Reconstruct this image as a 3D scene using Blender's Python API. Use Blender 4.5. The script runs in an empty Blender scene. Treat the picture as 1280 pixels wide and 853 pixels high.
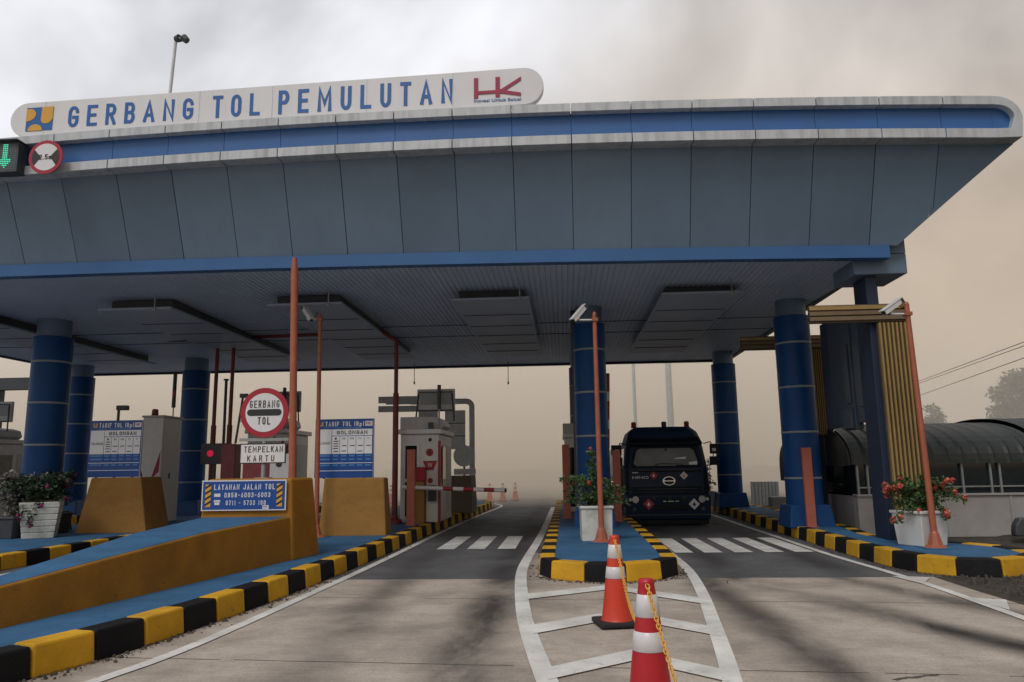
import bpy, bmesh, math, random
from mathutils import Vector, Matrix, noise as mnoise
random.seed(11)
R = math.radians
scene = bpy.context.scene
COL = scene.collection

# ------------------------------------------------------------------ camera
EYE = Vector((0.0, 0.0, 1.6))
pitch, yaw, roll = R(9.53), R(3.75), R(0.8)
fwd = Vector((-math.sin(yaw) * math.cos(pitch), math.cos(yaw) * math.cos(pitch), math.sin(pitch)))
rt = fwd.cross(Vector((0, 0, 1))).normalized()
up = rt.cross(fwd)
r2 = rt * math.cos(roll) - up * math.sin(roll)
u2 = up * math.cos(roll) + rt * math.sin(roll)
cd = bpy.data.cameras.new('camera')
cam = bpy.data.objects.new('camera', cd)
COL.objects.link(cam)
m = Matrix((r2, u2, -fwd)).transposed().to_4x4()
m.translation = EYE
cam.matrix_world = m
cd.sensor_width = 36
cd.lens = 950 / 1280 * 36
cd.clip_start = 0.05
cd.clip_end = 3000
scene.camera = cam

# ------------------------------------------------------------------ world: smoky overcast daylight
SUN_EL, SUN_AZ = R(52), R(200)
w = bpy.data.worlds.new('World')
scene.world = w
w.use_nodes = True
nt = w.node_tree
nt.nodes.clear()
N = nt.nodes.new
L = nt.links.new
out = N('ShaderNodeOutputWorld')
sky = N('ShaderNodeTexSky')
sky.sky_type = 'NISHITA'
sky.sun_disc = False
sky.sun_elevation = SUN_EL
sky.sun_rotation = SUN_AZ
sky.dust_density = 4.0
b1 = N('ShaderNodeBackground'); b1.inputs[1].default_value = 0.06
L(sky.outputs[0], b1.inputs[0])
tc = N('ShaderNodeTexCoord')
sep = N('ShaderNodeSeparateXYZ'); L(tc.outputs['Generated'], sep.inputs[0])
# elevation ramp of the smoke pall
ramp = N('ShaderNodeValToRGB')
cr = ramp.color_ramp
cr.elements[0].position = 0.0; cr.elements[0].color = (0.56, 0.44, 0.32, 1)
cr.elements[1].position = 0.9; cr.elements[1].color = (0.60, 0.57, 0.55, 1)
for p, c in ((0.13, (0.575, 0.46, 0.345, 1)), (0.30, (0.545, 0.455, 0.37, 1)), (0.42, (0.595, 0.54, 0.49, 1)), (0.55, (0.575, 0.54, 0.515, 1))):
    e = cr.elements.new(p); e.color = c
L(sep.outputs['Z'], ramp.inputs[0])
# bright gap of white cloud to the upper left, brown smoke to the right
nz = N('ShaderNodeTexNoise'); nz.inputs['Scale'].default_value = 2.3; nz.inputs['Detail'].default_value = 7; nz.inputs['Roughness'].default_value = 0.55
nz.inputs['Distortion'].default_value = 0.6
L(tc.outputs['Generated'], nz.inputs['Vector'])
def wmath(op, a, b=None, clamp=False):
    n = N('ShaderNodeMath'); n.operation = op; n.use_clamp = clamp
    for i, v in enumerate((a, b)):
        if v is None: continue
        if isinstance(v, (int, float)): n.inputs[i].default_value = v
        else: L(v, n.inputs[i])
    return n.outputs[0]
# left-ness: -x*0.9 + z*1.1 + noise
lf = wmath('ADD', wmath('MULTIPLY', sep.outputs['X'], -1.25), wmath('MULTIPLY', sep.outputs['Z'], 1.55))
lf = wmath('ADD', lf, wmath('MULTIPLY', wmath('SUBTRACT', nz.outputs[0], 0.5), 1.3))
lf = wmath('SUBTRACT', lf, 0.62)
lf = wmath('MULTIPLY', lf, 3.0, True)
mixw = N('ShaderNodeMixRGB'); L(lf, mixw.inputs[0]); L(ramp.outputs[0], mixw.inputs[1]); mixw.inputs[2].default_value = (0.70, 0.703, 0.735, 1)
# billows
nz2 = N('ShaderNodeTexNoise'); nz2.inputs['Scale'].default_value = 3.0; nz2.inputs['Detail'].default_value = 4; nz2.inputs['Roughness'].default_value = 0.5; nz2.inputs['Distortion'].default_value = 0.4
mp = N('ShaderNodeMapping'); mp.inputs['Location'].default_value = (3.1, 1.7, 5.2); L(tc.outputs['Generated'], mp.inputs[0]); L(mp.outputs[0], nz2.inputs['Vector'])
bil = wmath('ADD', wmath('MULTIPLY', nz2.outputs[0], wmath('ADD', wmath('MULTIPLY', sep.outputs['Z'], 3.0), 0.22)), 0)
bil = wmath('SUBTRACT', wmath('ADD', 1.0, wmath('MULTIPLY', wmath('ADD', wmath('MULTIPLY', sep.outputs['Z'], 3.0), 0.22), 0.5)), bil)
# darker smoke towards the upper right
rd = wmath('MULTIPLY', wmath('ADD', wmath('SUBTRACT', sep.outputs['X'], 0.30), wmath('MULTIPLY', wmath('SUBTRACT', nz.outputs[0], 0.5), 0.7)), wmath('MULTIPLY', sep.outputs['Z'], 3.2), True)
bil = wmath('MULTIPLY', bil, wmath('SUBTRACT', 1.0, rd))
mul = N('ShaderNodeMixRGB'); mul.blend_type = 'MULTIPLY'; mul.inputs[0].default_value = 1; L(mixw.outputs[0], mul.inputs[1]); L(bil, mul.inputs[2])
b2 = N('ShaderNodeBackground'); L(mul.outputs[0], b2.inputs[0]); b2.inputs[1].default_value = 1.16
mx = N('ShaderNodeMixShader'); mx.inputs[0].default_value = 0.94
L(b1.outputs[0], mx.inputs[1]); L(b2.outputs[0], mx.inputs[2]); L(mx.outputs[0], out.inputs[0])

sd = bpy.data.lights.new('sun', 'SUN'); sd.energy = 1.25; sd.angle = R(20); sd.color = (1.0, 0.95, 0.88)
so = bpy.data.objects.new('sun', sd); COL.objects.link(so)
sdir = Vector((math.sin(SUN_AZ) * math.cos(SUN_EL), math.cos(SUN_AZ) * math.cos(SUN_EL), math.sin(SUN_EL)))
so.rotation_euler = sdir.to_track_quat('Z', 'Y').to_euler()
so.location = (0, 0, 40)

scene.view_settings.view_transform = 'Standard'
scene.view_settings.look = 'None'
scene.view_settings.exposure = 0.0
scene.view_settings.gamma = 1
scene.view_settings.use_curve_mapping = False
scene.render.engine = 'CYCLES'
scene.cycles.use_denoising = True
scene.cycles.max_bounces = 8
scene.cycles.volume_bounces = 8

# ------------------------------------------------------------------ materials
def material(name, col, rough=0.6, metal=0.0, var=0.12, scale=6.0, dirt=0.0, dirtcol=(0.05, 0.045, 0.04), dscale=1.3,
             bump=0.0, bscale=60.0, streak=False, emit=None, spec=0.5, coat=0.0):
    mt = bpy.data.materials.new(name)
    mt.use_nodes = True
    t = mt.node_tree
    bs = t.nodes['Principled BSDF']
    bs.inputs['Roughness'].default_value = rough
    bs.inputs['Metallic'].default_value = metal
    bs.inputs['Specular IOR Level'].default_value = spec
    bs.inputs['Coat Weight'].default_value = coat
    if emit:
        bs.inputs['Base Color'].default_value = (0.01, 0.01, 0.01, 1)
        bs.inputs['Emission Color'].default_value = (*emit[:3], 1)
        bs.inputs['Emission Strength'].default_value = emit[3]
        return mt
    co = t.nodes.new('ShaderNodeTexCoord')
    n1 = t.nodes.new('ShaderNodeTexNoise'); n1.inputs['Scale'].default_value = scale; n1.inputs['Detail'].default_value = 5
    t.links.new(co.outputs['Object'], n1.inputs['Vector'])
    rp = t.nodes.new('ShaderNodeValToRGB')
    rp.color_ramp.elements[0].position = 0.3; rp.color_ramp.elements[1].position = 0.7
    rp.color_ramp.elements[0].color = (*[c * (1 - var) for c in col], 1)
    rp.color_ramp.elements[1].color = (*[min(1, c * (1 + var)) for c in col], 1)
    t.links.new(n1.outputs[0], rp.inputs[0])
    src = rp.outputs[0]
    if dirt > 0:
        n2 = t.nodes.new('ShaderNodeTexNoise'); n2.inputs['Scale'].default_value = dscale; n2.inputs['Detail'].default_value = 8; n2.inputs['Roughness'].default_value = 0.65
        if streak:
            mpn = t.nodes.new('ShaderNodeMapping'); mpn.inputs['Scale'].default_value = (4.0, 4.0, 0.35)
            t.links.new(co.outputs['Object'], mpn.inputs[0]); t.links.new(mpn.outputs[0], n2.inputs['Vector'])
        else:
            t.links.new(co.outputs['Object'], n2.inputs['Vector'])
        r2_ = t.nodes.new('ShaderNodeValToRGB'); r2_.color_ramp.elements[0].position = 0.45; r2_.color_ramp.elements[1].position = 0.75
        r2_.color_ramp.elements[0].color = (0, 0, 0, 1); r2_.color_ramp.elements[1].color = (dirt, dirt, dirt, 1)
        t.links.new(n2.outputs[0], r2_.inputs[0])
        mm = t.nodes.new('ShaderNodeMixRGB'); mm.inputs[2].default_value = (*dirtcol, 1)
        t.links.new(r2_.outputs[0], mm.inputs[0]); t.links.new(src, mm.inputs[1])
        src = mm.outputs[0]
    t.links.new(src, bs.inputs['Base Color'])
    if bump > 0:
        n3 = t.nodes.new('ShaderNodeTexNoise'); n3.inputs['Scale'].default_value = bscale; n3.inputs['Detail'].default_value = 4
        t.links.new(co.outputs['Object'], n3.inputs['Vector'])
        bp = t.nodes.new('ShaderNodeBump'); bp.inputs['Strength'].default_value = bump; bp.inputs['Distance'].default_value = 0.01
        t.links.new(n3.outputs[0], bp.inputs['Height']); t.links.new(bp.outputs[0], bs.inputs['Normal'])
    return mt

def ground_material(name, col, col2, kind):
    """road surfaces: aggregate speckle, broad wear, tyre-rubber tracks and (concrete) sawn joints and cracks"""
    mt = bpy.data.materials.new(name); mt.use_nodes = True
    t = mt.node_tree; bs = t.nodes['Principled BSDF']; bs.inputs['Roughness'].default_value = 0.85
    bs.inputs['Specular IOR Level'].default_value = 0.3
    nn, ll = t.nodes.new, t.links.new
    co = nn('ShaderNodeTexCoord')
    def M(op, a, b=None, clamp=False):
        n = nn('ShaderNodeMath'); n.operation = op; n.use_clamp = clamp
        for i, v in enumerate((a, b)):
            if v is None: continue
            if isinstance(v, (int, float)): n.inputs[i].default_value = v
            else: ll(v, n.inputs[i])
        return n.outputs[0]
    def noise(scale, detail=6, rough=0.6, mapscale=None, dist=0.0):
        n = nn('ShaderNodeTexNoise'); n.inputs['Scale'].default_value = scale; n.inputs['Detail'].default_value = detail; n.inputs['Roughness'].default_value = rough
        n.inputs['Distortion'].default_value = dist
        if mapscale:
            mpn = nn('ShaderNodeMapping'); mpn.inputs['Scale'].default_value = mapscale
            ll(co.outputs['Object'], mpn.inputs[0]); ll(mpn.outputs[0], n.inputs['Vector'])
        else:
            ll(co.outputs['Object'], n.inputs['Vector'])
        return n.outputs[0]
    sp = nn('ShaderNodeSeparateXYZ'); ll(co.outputs['Object'], sp.inputs[0])
    X, Y = sp.outputs['X'], sp.outputs['Y']
    rp = nn('ShaderNodeValToRGB'); rp.color_ramp.elements[0].position = 0.36; rp.color_ramp.elements[1].position = 0.62
    rp.color_ramp.elements[0].color = (*col2, 1); rp.color_ramp.elements[1].color = (*col, 1)
    ll(noise(0.9, 9, 0.68), rp.inputs[0])
    # brushed texture across the lane + speckle
    br = noise(1.0, 6, 0.7, (3.0, 26.0, 1.0)) if kind == 'concrete' else noise(30, 4)
    spk = noise(42, 5, 0.8)
    pits = M('MULTIPLY', M('SUBTRACT', noise(22, 4, 0.75, (0.55, 1.6, 1.0)), 0.63), 7.0, True)
    f = M('ADD', M('MULTIPLY', M('SUBTRACT', br, 0.5), 0.6), M('MULTIPLY', M('SUBTRACT', spk, 0.5), 1.25))
    f = M('SUBTRACT', f, M('MULTIPLY', pits, 0.42 if kind == 'concrete' else 0.15))
    f = M('ADD', f, 1.0)
    mul = nn('ShaderNodeMixRGB'); mul.blend_type = 'MULTIPLY'; mul.inputs[0].default_value = 1
    ll(rp.outputs[0], mul.inputs[1]); ll(f, mul.inputs[2])
    # rubber tracks: (x at y=10.7, slope, width, strength)
    tot = None
    wob = M('MULTIPLY', M('SUBTRACT', noise(0.28, 2), 0.5), 0.5)
    if kind == 'concrete':
        tracks = ((-0.90, 0.0, 0.55, 0.8), (-2.45, -0.06, 0.5, 0.45), (2.72, -0.36, 0.52, 0.85), (4.15, -0.30, 0.42, 0.8), (1.95, -0.03, 0.45, 0.7))
    else:
        tracks = ((-0.98, 0.0, 0.60, 0.6), (-2.55, 0.0, 0.5, 0.4), (2.45, 0.0, 0.5, 0.6), (4.15, 0.0, 0.5, 0.6))
    for x0, sl, wd, st in tracks:
        c = M('ADD', x0, M('MULTIPLY', M('SUBTRACT', Y, 10.7), sl))
        d = M('ABSOLUTE', M('SUBTRACT', M('ADD', X, wob), c))
        g = M('SUBTRACT', 1.0, M('DIVIDE', d, wd), True)
        g = M('MULTIPLY', M('MULTIPLY', M('MULTIPLY', g, g), M('SUBTRACT', 3.0, M('MULTIPLY', g, 2.0))), st)
        tot = g if tot is None else M('MAXIMUM', tot, g)
    blot = noise(0.75, 7, 0.62, (1.0, 0.45, 1.0), 0.5)
    blot = M('MULTIPLY', M('SUBTRACT', blot, 0.27), 3.2, True)
    tot = M('MULTIPLY', M('MULTIPLY', tot, blot), 1.15, True)
    spots = M('MULTIPLY', M('SUBTRACT', noise(2.2, 8, 0.7), 0.60), 3.4, True)
    spots = M('MULTIPLY', spots, 0.45)
    tot = M('MAXIMUM', tot, spots)
    dk = nn('ShaderNodeMixRGB'); ll(tot, dk.inputs[0]); ll(mul.outputs[0], dk.inputs[1]); dk.inputs[2].default_value = (0.022, 0.021, 0.021, 1)
    src = dk.outputs[0]
    if kind == 'concrete':
        # joints every 3.2 m, wandering slightly, and cracks from a Voronoi edge
        yy = M('ADD', Y, M('MULTIPLY', M('SUBTRACT', noise(1.8, 4), 0.5), 0.05))
        fr = M('ABSOLUTE', M('SUBTRACT', M('FRACT', M('DIVIDE', M('ADD', yy, M('SUBTRACT', 1.45, M('MULTIPLY', X, -0.07))), 3.2)), 0.5))
        jt = M('LESS_THAN', fr, 0.0035)
        jt = M('MULTIPLY', jt, M('GREATER_THAN', noise(1.3, 5), 0.42))
        vo = nn('ShaderNodeTexVoronoi'); vo.feature = 'DISTANCE_TO_EDGE'; vo.inputs['Scale'].default_value = 0.45
        mpn = nn('ShaderNodeMixRGB'); mpn.inputs[0].default_value = 0.12
        nv = nn('ShaderNodeTexNoise'); nv.inputs['Scale'].default_value = 2.5; nv.inputs['Detail'].default_value = 6
        ll(co.outputs['Object'], nv.inputs['Vector']); ll(co.outputs['Object'], mpn.inputs[1]); ll(nv.outputs[1], mpn.inputs[2]); ll(mpn.outputs[0], vo.inputs['Vector'])
        ck = M('LESS_THAN', vo.outputs['Distance'], 0.004)
        ck = M('MULTIPLY', ck, M('GREATER_THAN', noise(0.5, 2), 0.645))
        jc = M('MULTIPLY', M('MAXIMUM', jt, ck), 0.85)
        d2 = nn('ShaderNodeMixRGB'); ll(jc, d2.inputs[0]); ll(src, d2.inputs[1]); d2.inputs[2].default_value = (0.03, 0.026, 0.022, 1)
        src = d2.outputs[0]
    ll(src, bs.inputs['Base Color'])
    bp = nn('ShaderNodeBump'); bp.inputs['Strength'].default_value = 0.5; bp.inputs['Distance'].default_value = 0.006
    ll(M('ADD', spk, M('MULTIPLY', br, 0.6)), bp.inputs['Height']); ll(bp.outputs[0], bs.inputs['Normal'])
    return mt

def paint_material(name, col, under, wear=0.5, scale=7.0):
    """road or kerb paint with worn patches showing what is under it"""
    mt = bpy.data.materials.new(name); mt.use_nodes = True
    t = mt.node_tree; bs = t.nodes['Principled BSDF']; bs.inputs['Roughness'].default_value = 0.75; bs.inputs['Specular IOR Level'].default_value = 0.2
    nn, ll = t.nodes.new, t.links.new
    co = nn('ShaderNodeTexCoord')
    a = nn('ShaderNodeTexNoise'); a.inputs['Scale'].default_value = scale; a.inputs['Detail'].default_value = 9; a.inputs['Roughness'].default_value = 0.72
    ll(co.outputs['Object'], a.inputs['Vector'])
    r = nn('ShaderNodeValToRGB'); r.color_ramp.elements[0].position = 0.60; r.color_ramp.elements[1].position = 0.70
    r.color_ramp.elements[0].color = (0, 0, 0, 1); r.color_ramp.elements[1].color = (wear, wear, wear, 1); ll(a.outputs[0], r.inputs[0])
    b = nn('ShaderNodeTexNoise'); b.inputs['Scale'].default_value = 2.0; b.inputs['Detail'].default_value = 6; ll(co.outputs['Object'], b.inputs['Vector'])
    r2_ = nn('ShaderNodeValToRGB'); r2_.color_ramp.elements[0].position = 0.3; r2_.color_ramp.elements[1].position = 0.7
    r2_.color_ramp.elements[0].color = (*[c * 0.76 for c in col], 1); r2_.color_ramp.elements[1].color = (*[min(1, c * 1.1) for c in col], 1); ll(b.outputs[0], r2_.inputs[0])
    mm = nn('ShaderNodeMixRGB'); ll(r.outputs[0], mm.inputs[0]); ll(r2_.outputs[0], mm.inputs[1]); mm.inputs[2].default_value = (*under, 1)
    # scuffs and grime: broad stains plus fine dark chips
    g1 = nn('ShaderNodeTexNoise'); g1.inputs['Scale'].default_value = 1.1; g1.inputs['Detail'].default_value = 9; g1.inputs['Roughness'].default_value = 0.7; ll(co.outputs['Object'], g1.inputs['Vector'])
    gr = nn('ShaderNodeValToRGB'); gr.color_ramp.elements[0].position = 0.43; gr.color_ramp.elements[1].position = 0.74
    gr.color_ramp.elements[0].color = (0, 0, 0, 1); gr.color_ramp.elements[1].color = (.55, .55, .55, 1); ll(g1.outputs[0], gr.inputs[0])
    m2 = nn('ShaderNodeMixRGB'); ll(gr.outputs[0], m2.inputs[0]); ll(mm.outputs[0], m2.inputs[1]); m2.inputs[2].default_value = (*[c * .45 + .012 for c in col], 1)
    g2 = nn('ShaderNodeTexNoise'); g2.inputs['Scale'].default_value = 17; g2.inputs['Detail'].default_value = 5; g2.inputs['Roughness'].default_value = 0.75; ll(co.outputs['Object'], g2.inputs['Vector'])
    g2r = nn('ShaderNodeValToRGB'); g2r.color_ramp.elements[0].position = 0.60; g2r.color_ramp.elements[1].position = 0.66
    g2r.color_ramp.elements[0].color = (0, 0, 0, 1); g2r.color_ramp.elements[1].color = (.7, .7, .7, 1); ll(g2.outputs[0], g2r.inputs[0])
    m3 = nn('ShaderNodeMixRGB'); ll(g2r.outputs[0], m3.inputs[0]); ll(m2.outputs[0], m3.inputs[1]); m3.inputs[2].default_value = (*[c * .3 + .02 for c in col], 1)
    ll(m3.outputs[0], bs.inputs['Base Color'])
    bp = nn('ShaderNodeBump'); bp.inputs['Strength'].default_value = 0.35; bp.inputs['Distance'].default_value = 0.01
    n3 = nn('ShaderNodeTexNoise'); n3.inputs['Scale'].default_value = 28; n3.inputs['Detail'].default_value = 6; ll(co.outputs['Object'], n3.inputs['Vector'])
    ll(n3.outputs[0], bp.inputs['Height']); ll(bp.outputs[0], bs.inputs['Normal'])
    return mt

MAT = dict(
    soil=material('soil', (0.045, 0.038, 0.031), 0.95, var=0.45, scale=5, dirt=0.6, dirtcol=(0.03, 0.03, 0.02), bump=0.9, bscale=9),
    concrete=ground_material('worn_concrete', (0.45, 0.392, 0.335), (0.27, 0.235, 0.20), 'concrete'),
    asphalt=ground_material('worn_asphalt', (0.120, 0.121, 0.127), (0.080, 0.081, 0.086), 'asphalt'),
    far_asphalt=material('old_asphalt', (0.16, 0.15, 0.135), 0.9, var=0.25, scale=0.6, bump=0.3),
    roadwhite=paint_material('white_road_paint', (0.68, 0.67, 0.645), (0.26, 0.23, 0.205), 0.75, 6),
    kyellow=paint_material('yellow_kerb_paint', (0.66, 0.36, 0.022), (0.20, 0.14, 0.05), 0.7, 5),
    kblack=paint_material('black_kerb_paint', (0.007, 0.007, 0.009), (0.05, 0.048, 0.045), 0.3, 9),
    bluefloor=paint_material('blue_floor_paint', (0.042, 0.135, 0.265), (0.10, 0.15, 0.19), 0.45, 3.5),
    ochre=paint_material('ochre_painted_concrete', (0.36, 0.165, 0.022), (0.22, 0.15, 0.08), 0.35, 4),
    ochre_dull=paint_material('tan_painted_concrete', (0.34, 0.18, 0.05), (0.22, 0.16, 0.09), 0.3, 4),
    soffit=material('grey_composite_panel', (0.132, 0.20, 0.285), 0.5, var=0.07, scale=0.7, dirt=0.2, dirtcol=(0.10, 0.135, 0.18), dscale=0.9, streak=True, spec=0.4),
    soffitpale=material('grey_composite_panel_paler', (0.143, 0.213, 0.298), 0.46, var=0.08, scale=0.8, dirt=0.25, dirtcol=(0.11, 0.145, 0.19), dscale=1.3, streak=True, spec=0.4),
    soffitdull=material('grey_composite_panel_duller', (0.124, 0.185, 0.262), 0.55, var=0.08, scale=0.8, dirt=0.3, dirtcol=(0.095, 0.125, 0.165), dscale=0.7, streak=True, spec=0.4),
    seam=material('dark_joint', (0.075, 0.095, 0.12), 0.9),
    trim=material('weathered_aluminium_trim', (0.48, 0.51, 0.54), 0.42, metal=0.1, var=0.06, dirt=0.75, dirtcol=(0.23, 0.245, 0.26), dscale=1.7, streak=True),
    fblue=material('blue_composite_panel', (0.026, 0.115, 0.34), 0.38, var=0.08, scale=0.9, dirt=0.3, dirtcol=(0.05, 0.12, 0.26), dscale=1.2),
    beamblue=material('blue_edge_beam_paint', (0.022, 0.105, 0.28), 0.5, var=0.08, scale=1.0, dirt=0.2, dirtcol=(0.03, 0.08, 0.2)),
    ceil=material('grey_ceiling_slats', (0.44, 0.52, 0.66), 0.6, var=0.06, scale=0.5, dirt=0.2, dirtcol=(0.3, 0.33, 0.38)),
    ceilpanel=material('grey_hung_panel', (0.30, 0.355, 0.45), 0.55, var=0.06, scale=0.8),
    roofgrey=material('grey_metal_roof', (0.3, 0.31, 0.32), 0.6, dirt=0.3),
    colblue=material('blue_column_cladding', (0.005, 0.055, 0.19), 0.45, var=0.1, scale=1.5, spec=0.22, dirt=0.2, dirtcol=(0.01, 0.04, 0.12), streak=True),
    ring=material('pale_joint_ring', (0.26, 0.29, 0.30), 0.5, var=0.1),
    plinth=material('dark_blue_plinth', (0.005, 0.016, 0.045), 0.6),
    louvre=material('yellow_louvre_paint', (0.29, 0.195, 0.07), 0.55, var=0.1, scale=4, dirt=0.3, dirtcol=(0.2, 0.14, 0.05), streak=True),
    louvreshade=material('shaded_louvre_paint', (0.15, 0.105, 0.06), 0.6, var=0.12, scale=4),  # darker copy of the yellow louvre paint, with the beam's shade in its colour
    louvreback=material('dark_louvre_backing', (0.07, 0.055, 0.03), 0.8),
    cladding=material('dark_slate_cladding', (0.035, 0.05, 0.075), 0.45, var=0.15, scale=1.0, dirt=0.3, dirtcol=(0.06, 0.075, 0.09), streak=True),
    signwhite=material('white_sign_face', (0.66, 0.67, 0.70), 0.45, var=0.03, scale=1.0, dirt=0.25, dirtcol=(0.48, 0.49, 0.51), streak=True),
    white=material('white_enamel', (0.70, 0.70, 0.69), 0.45, var=0.04, dirt=0.15, dirtcol=(0.45, 0.44, 0.41), streak=True),
    letterblue=material('blue_lettering', (0.010, 0.105, 0.36), 0.4, var=0.04),
    signblue=material('blue_sign_face', (0.005, 0.060, 0.27), 0.4, var=0.05),
    signgold=material('gold_emblem', (0.62, 0.33, 0.04), 0.45, var=0.05),
    signred=material('red_sign_film', (0.33, 0.012, 0.03), 0.42, var=0.06),
    maroon=material('maroon_logo_paint', (0.30, 0.012, 0.06), 0.5, var=0.05),
    black=material('black_film', (0.018, 0.018, 0.02), 0.5),
    cellgrey=material('pale_table_cells', (0.76, 0.78, 0.81), 0.45, var=0.03),
    midblue=material('mid_blue_figures', (0.07, 0.22, 0.50), 0.45),
    orangepole=material('orange_painted_steel', (0.34, 0.095, 0.05), 0.5, var=0.12, scale=8, dirt=0.3, dirtcol=(0.22, 0.06, 0.03)),
    coral=material('faded_coral_steel', (0.44, 0.125, 0.085), 0.55, var=0.12, scale=6, dirt=0.25, dirtcol=(0.3, 0.1, 0.07)),
    redpipe=material('dark_red_painted_pipe', (0.16, 0.022, 0.028), 0.5, var=0.15, scale=5),
    boothgrey=material('grey_booth_panel', (0.48, 0.49, 0.50), 0.5, var=0.05, scale=1.5, dirt=0.25, dirtcol=(0.2, 0.2, 0.2), streak=True),
    boothwhite=material('off_white_booth_panel', (0.66, 0.665, 0.67), 0.5, var=0.05, scale=1.5, dirt=0.25, dirtcol=(0.28, 0.28, 0.27), streak=True),
    steel=material('galvanised_steel', (0.30, 0.33, 0.34), 0.42, metal=0.5, var=0.12, scale=5, dirt=0.2),
    darksteel=material('dark_grey_steel', (0.055, 0.06, 0.068), 0.5, metal=0.2, var=0.15),
    glass=material('dark_window_glass', (0.012, 0.018, 0.022), 0.06, var=0.2, scale=1.0, spec=0.6),
    signback=material('grey_sign_back', (0.56, 0.59, 0.60), 0.55, metal=0.0, var=0.1),
    rubber=material('black_rubber', (0.014, 0.014, 0.015), 0.8, bump=0.2),
    coneorange=material('orange_cone_plastic', (0.54, 0.038, 0.014), 0.38, var=0.08, scale=9, dirt=0.25, dirtcol=(0.35, 0.04, 0.02), dscale=6),
    conered=material('red_cone_plastic', (0.40, 0.008, 0.017), 0.36, var=0.08, scale=9, dirt=0.25, dirtcol=(0.25, 0.02, 0.02), dscale=6),
    reflect=material('white_reflective_band', (0.62, 0.60, 0.62), 0.3, var=0.06, scale=14, dirt=0.3, dirtcol=(0.42, 0.38, 0.38), dscale=9),
    chain=material('yellow_plastic_chain', (0.66, 0.36, 0.06), 0.45, var=0.1),
    truckblue=material('dark_navy_truck_paint', (0.004, 0.020, 0.052), 0.5, var=0.15, scale=1.6, dirt=0.25, dirtcol=(0.008, 0.020, 0.038), spec=0.3),
    truckblack=material('black_truck_plastic', (0.004, 0.008, 0.015), 0.6, var=0.2, spec=0.25),
    truckgrey=material('grey_truck_tank', (0.08, 0.09, 0.11), 0.4, metal=0.3, var=0.12),
    screen=material('truck_windscreen_glass', (0.17, 0.19, 0.195), 0.38, var=0.3, scale=1.8, spec=0.6),
    chrome=material('chrome', (0.62, 0.64, 0.66), 0.2, metal=0.9, var=0.05),
    lens=material('headlamp_lens', (0.42, 0.43, 0.44), 0.1, var=0.2, scale=30, spec=0.8),
    hazred=material('red_hazard_label', (0.40, 0.03, 0.05), 0.5),
    amber=material('red_amber_beacon', (0.22, 0.03, 0.02), 0.3),
    vault=material('ribbed_green_grey_roofing', (0.026, 0.032, 0.032), 0.5, var=0.15, scale=1.2, dirt=0.3, dirtcol=(0.035, 0.04, 0.04), spec=0.4),
    vaultgreen=material('dark_green_roofing', (0.018, 0.030, 0.025), 0.55, var=0.15, scale=1.2),
    wallgrey=material('grey_rendered_wall', (0.36, 0.35, 0.34), 0.85, var=0.08, scale=1.3, dirt=0.45, dirtcol=(0.2, 0.19, 0.18), dscale=1.1, bump=0.2),
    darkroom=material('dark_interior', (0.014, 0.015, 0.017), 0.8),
    planter=material('white_planter', (0.62, 0.62, 0.61), 0.6, var=0.05, scale=4, dirt=0.3, dirtcol=(0.36, 0.36, 0.33), dscale=3, bump=0.1),
    stained=material('stained_white_planter', (0.58, 0.60, 0.57), 0.6, var=0.06, scale=4, dirt=0.8, dirtcol=(0.20, 0.25, 0.22), dscale=4, bump=0.1),
    potsoil=material('potting_soil', (0.04, 0.03, 0.022), 0.95, bump=0.5),
    leaf=material('green_leaf', (0.045, 0.095, 0.025), 0.55, var=0.45, scale=6),
    leafdark=material('dark_leaf', (0.022, 0.05, 0.022), 0.6, var=0.45, scale=6),
    stem=material('plant_stem', (0.09, 0.07, 0.035), 0.8),
    petalred=material('salmon_red_petals', (0.48, 0.085, 0.06), 0.6, var=0.35, scale=9),
    petalpink=material('magenta_petals', (0.30, 0.02, 0.12), 0.6, var=0.35, scale=9),
    petalpale=material('pale_dusty_leaf', (0.20, 0.20, 0.19), 0.7, var=0.35, scale=9),
    bark=material('bark', (0.09, 0.07, 0.05), 0.9, var=0.3, bump=0.4),
    crown=material('tree_leaves', (0.035, 0.06, 0.025), 0.7, var=0.5, scale=0.8),
    camwhite=material('white_camera_housing', (0.62, 0.63, 0.65), 0.4, var=0.04),
    cablemat=material('black_cable', (0.012, 0.012, 0.013), 0.6),
    oldplinth=material('weathered_plinth', (0.15, 0.125, 0.08), 0.85, var=0.15, scale=3, dirt=0.4), rubble=material('rubble', (0.06, 0.052, 0.045), 0.9, var=0.4, scale=12, bump=0.4),
    ledgreen=material('lit_green_leds', (0, 0, 0), emit=(0.05, 0.85, 0.45, 1.0)),
    leddim=material('dim_led_grid', (0.09, 0.13, 0.14), 0.4),
    ledred=material('lit_red_signal', (0, 0, 0), emit=(0.42, 0.008, 0.04, 1.0)),
    stickeryellow=material('yellow_black_film', (0.60, 0.27, 0.02), 0.5),
)

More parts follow.
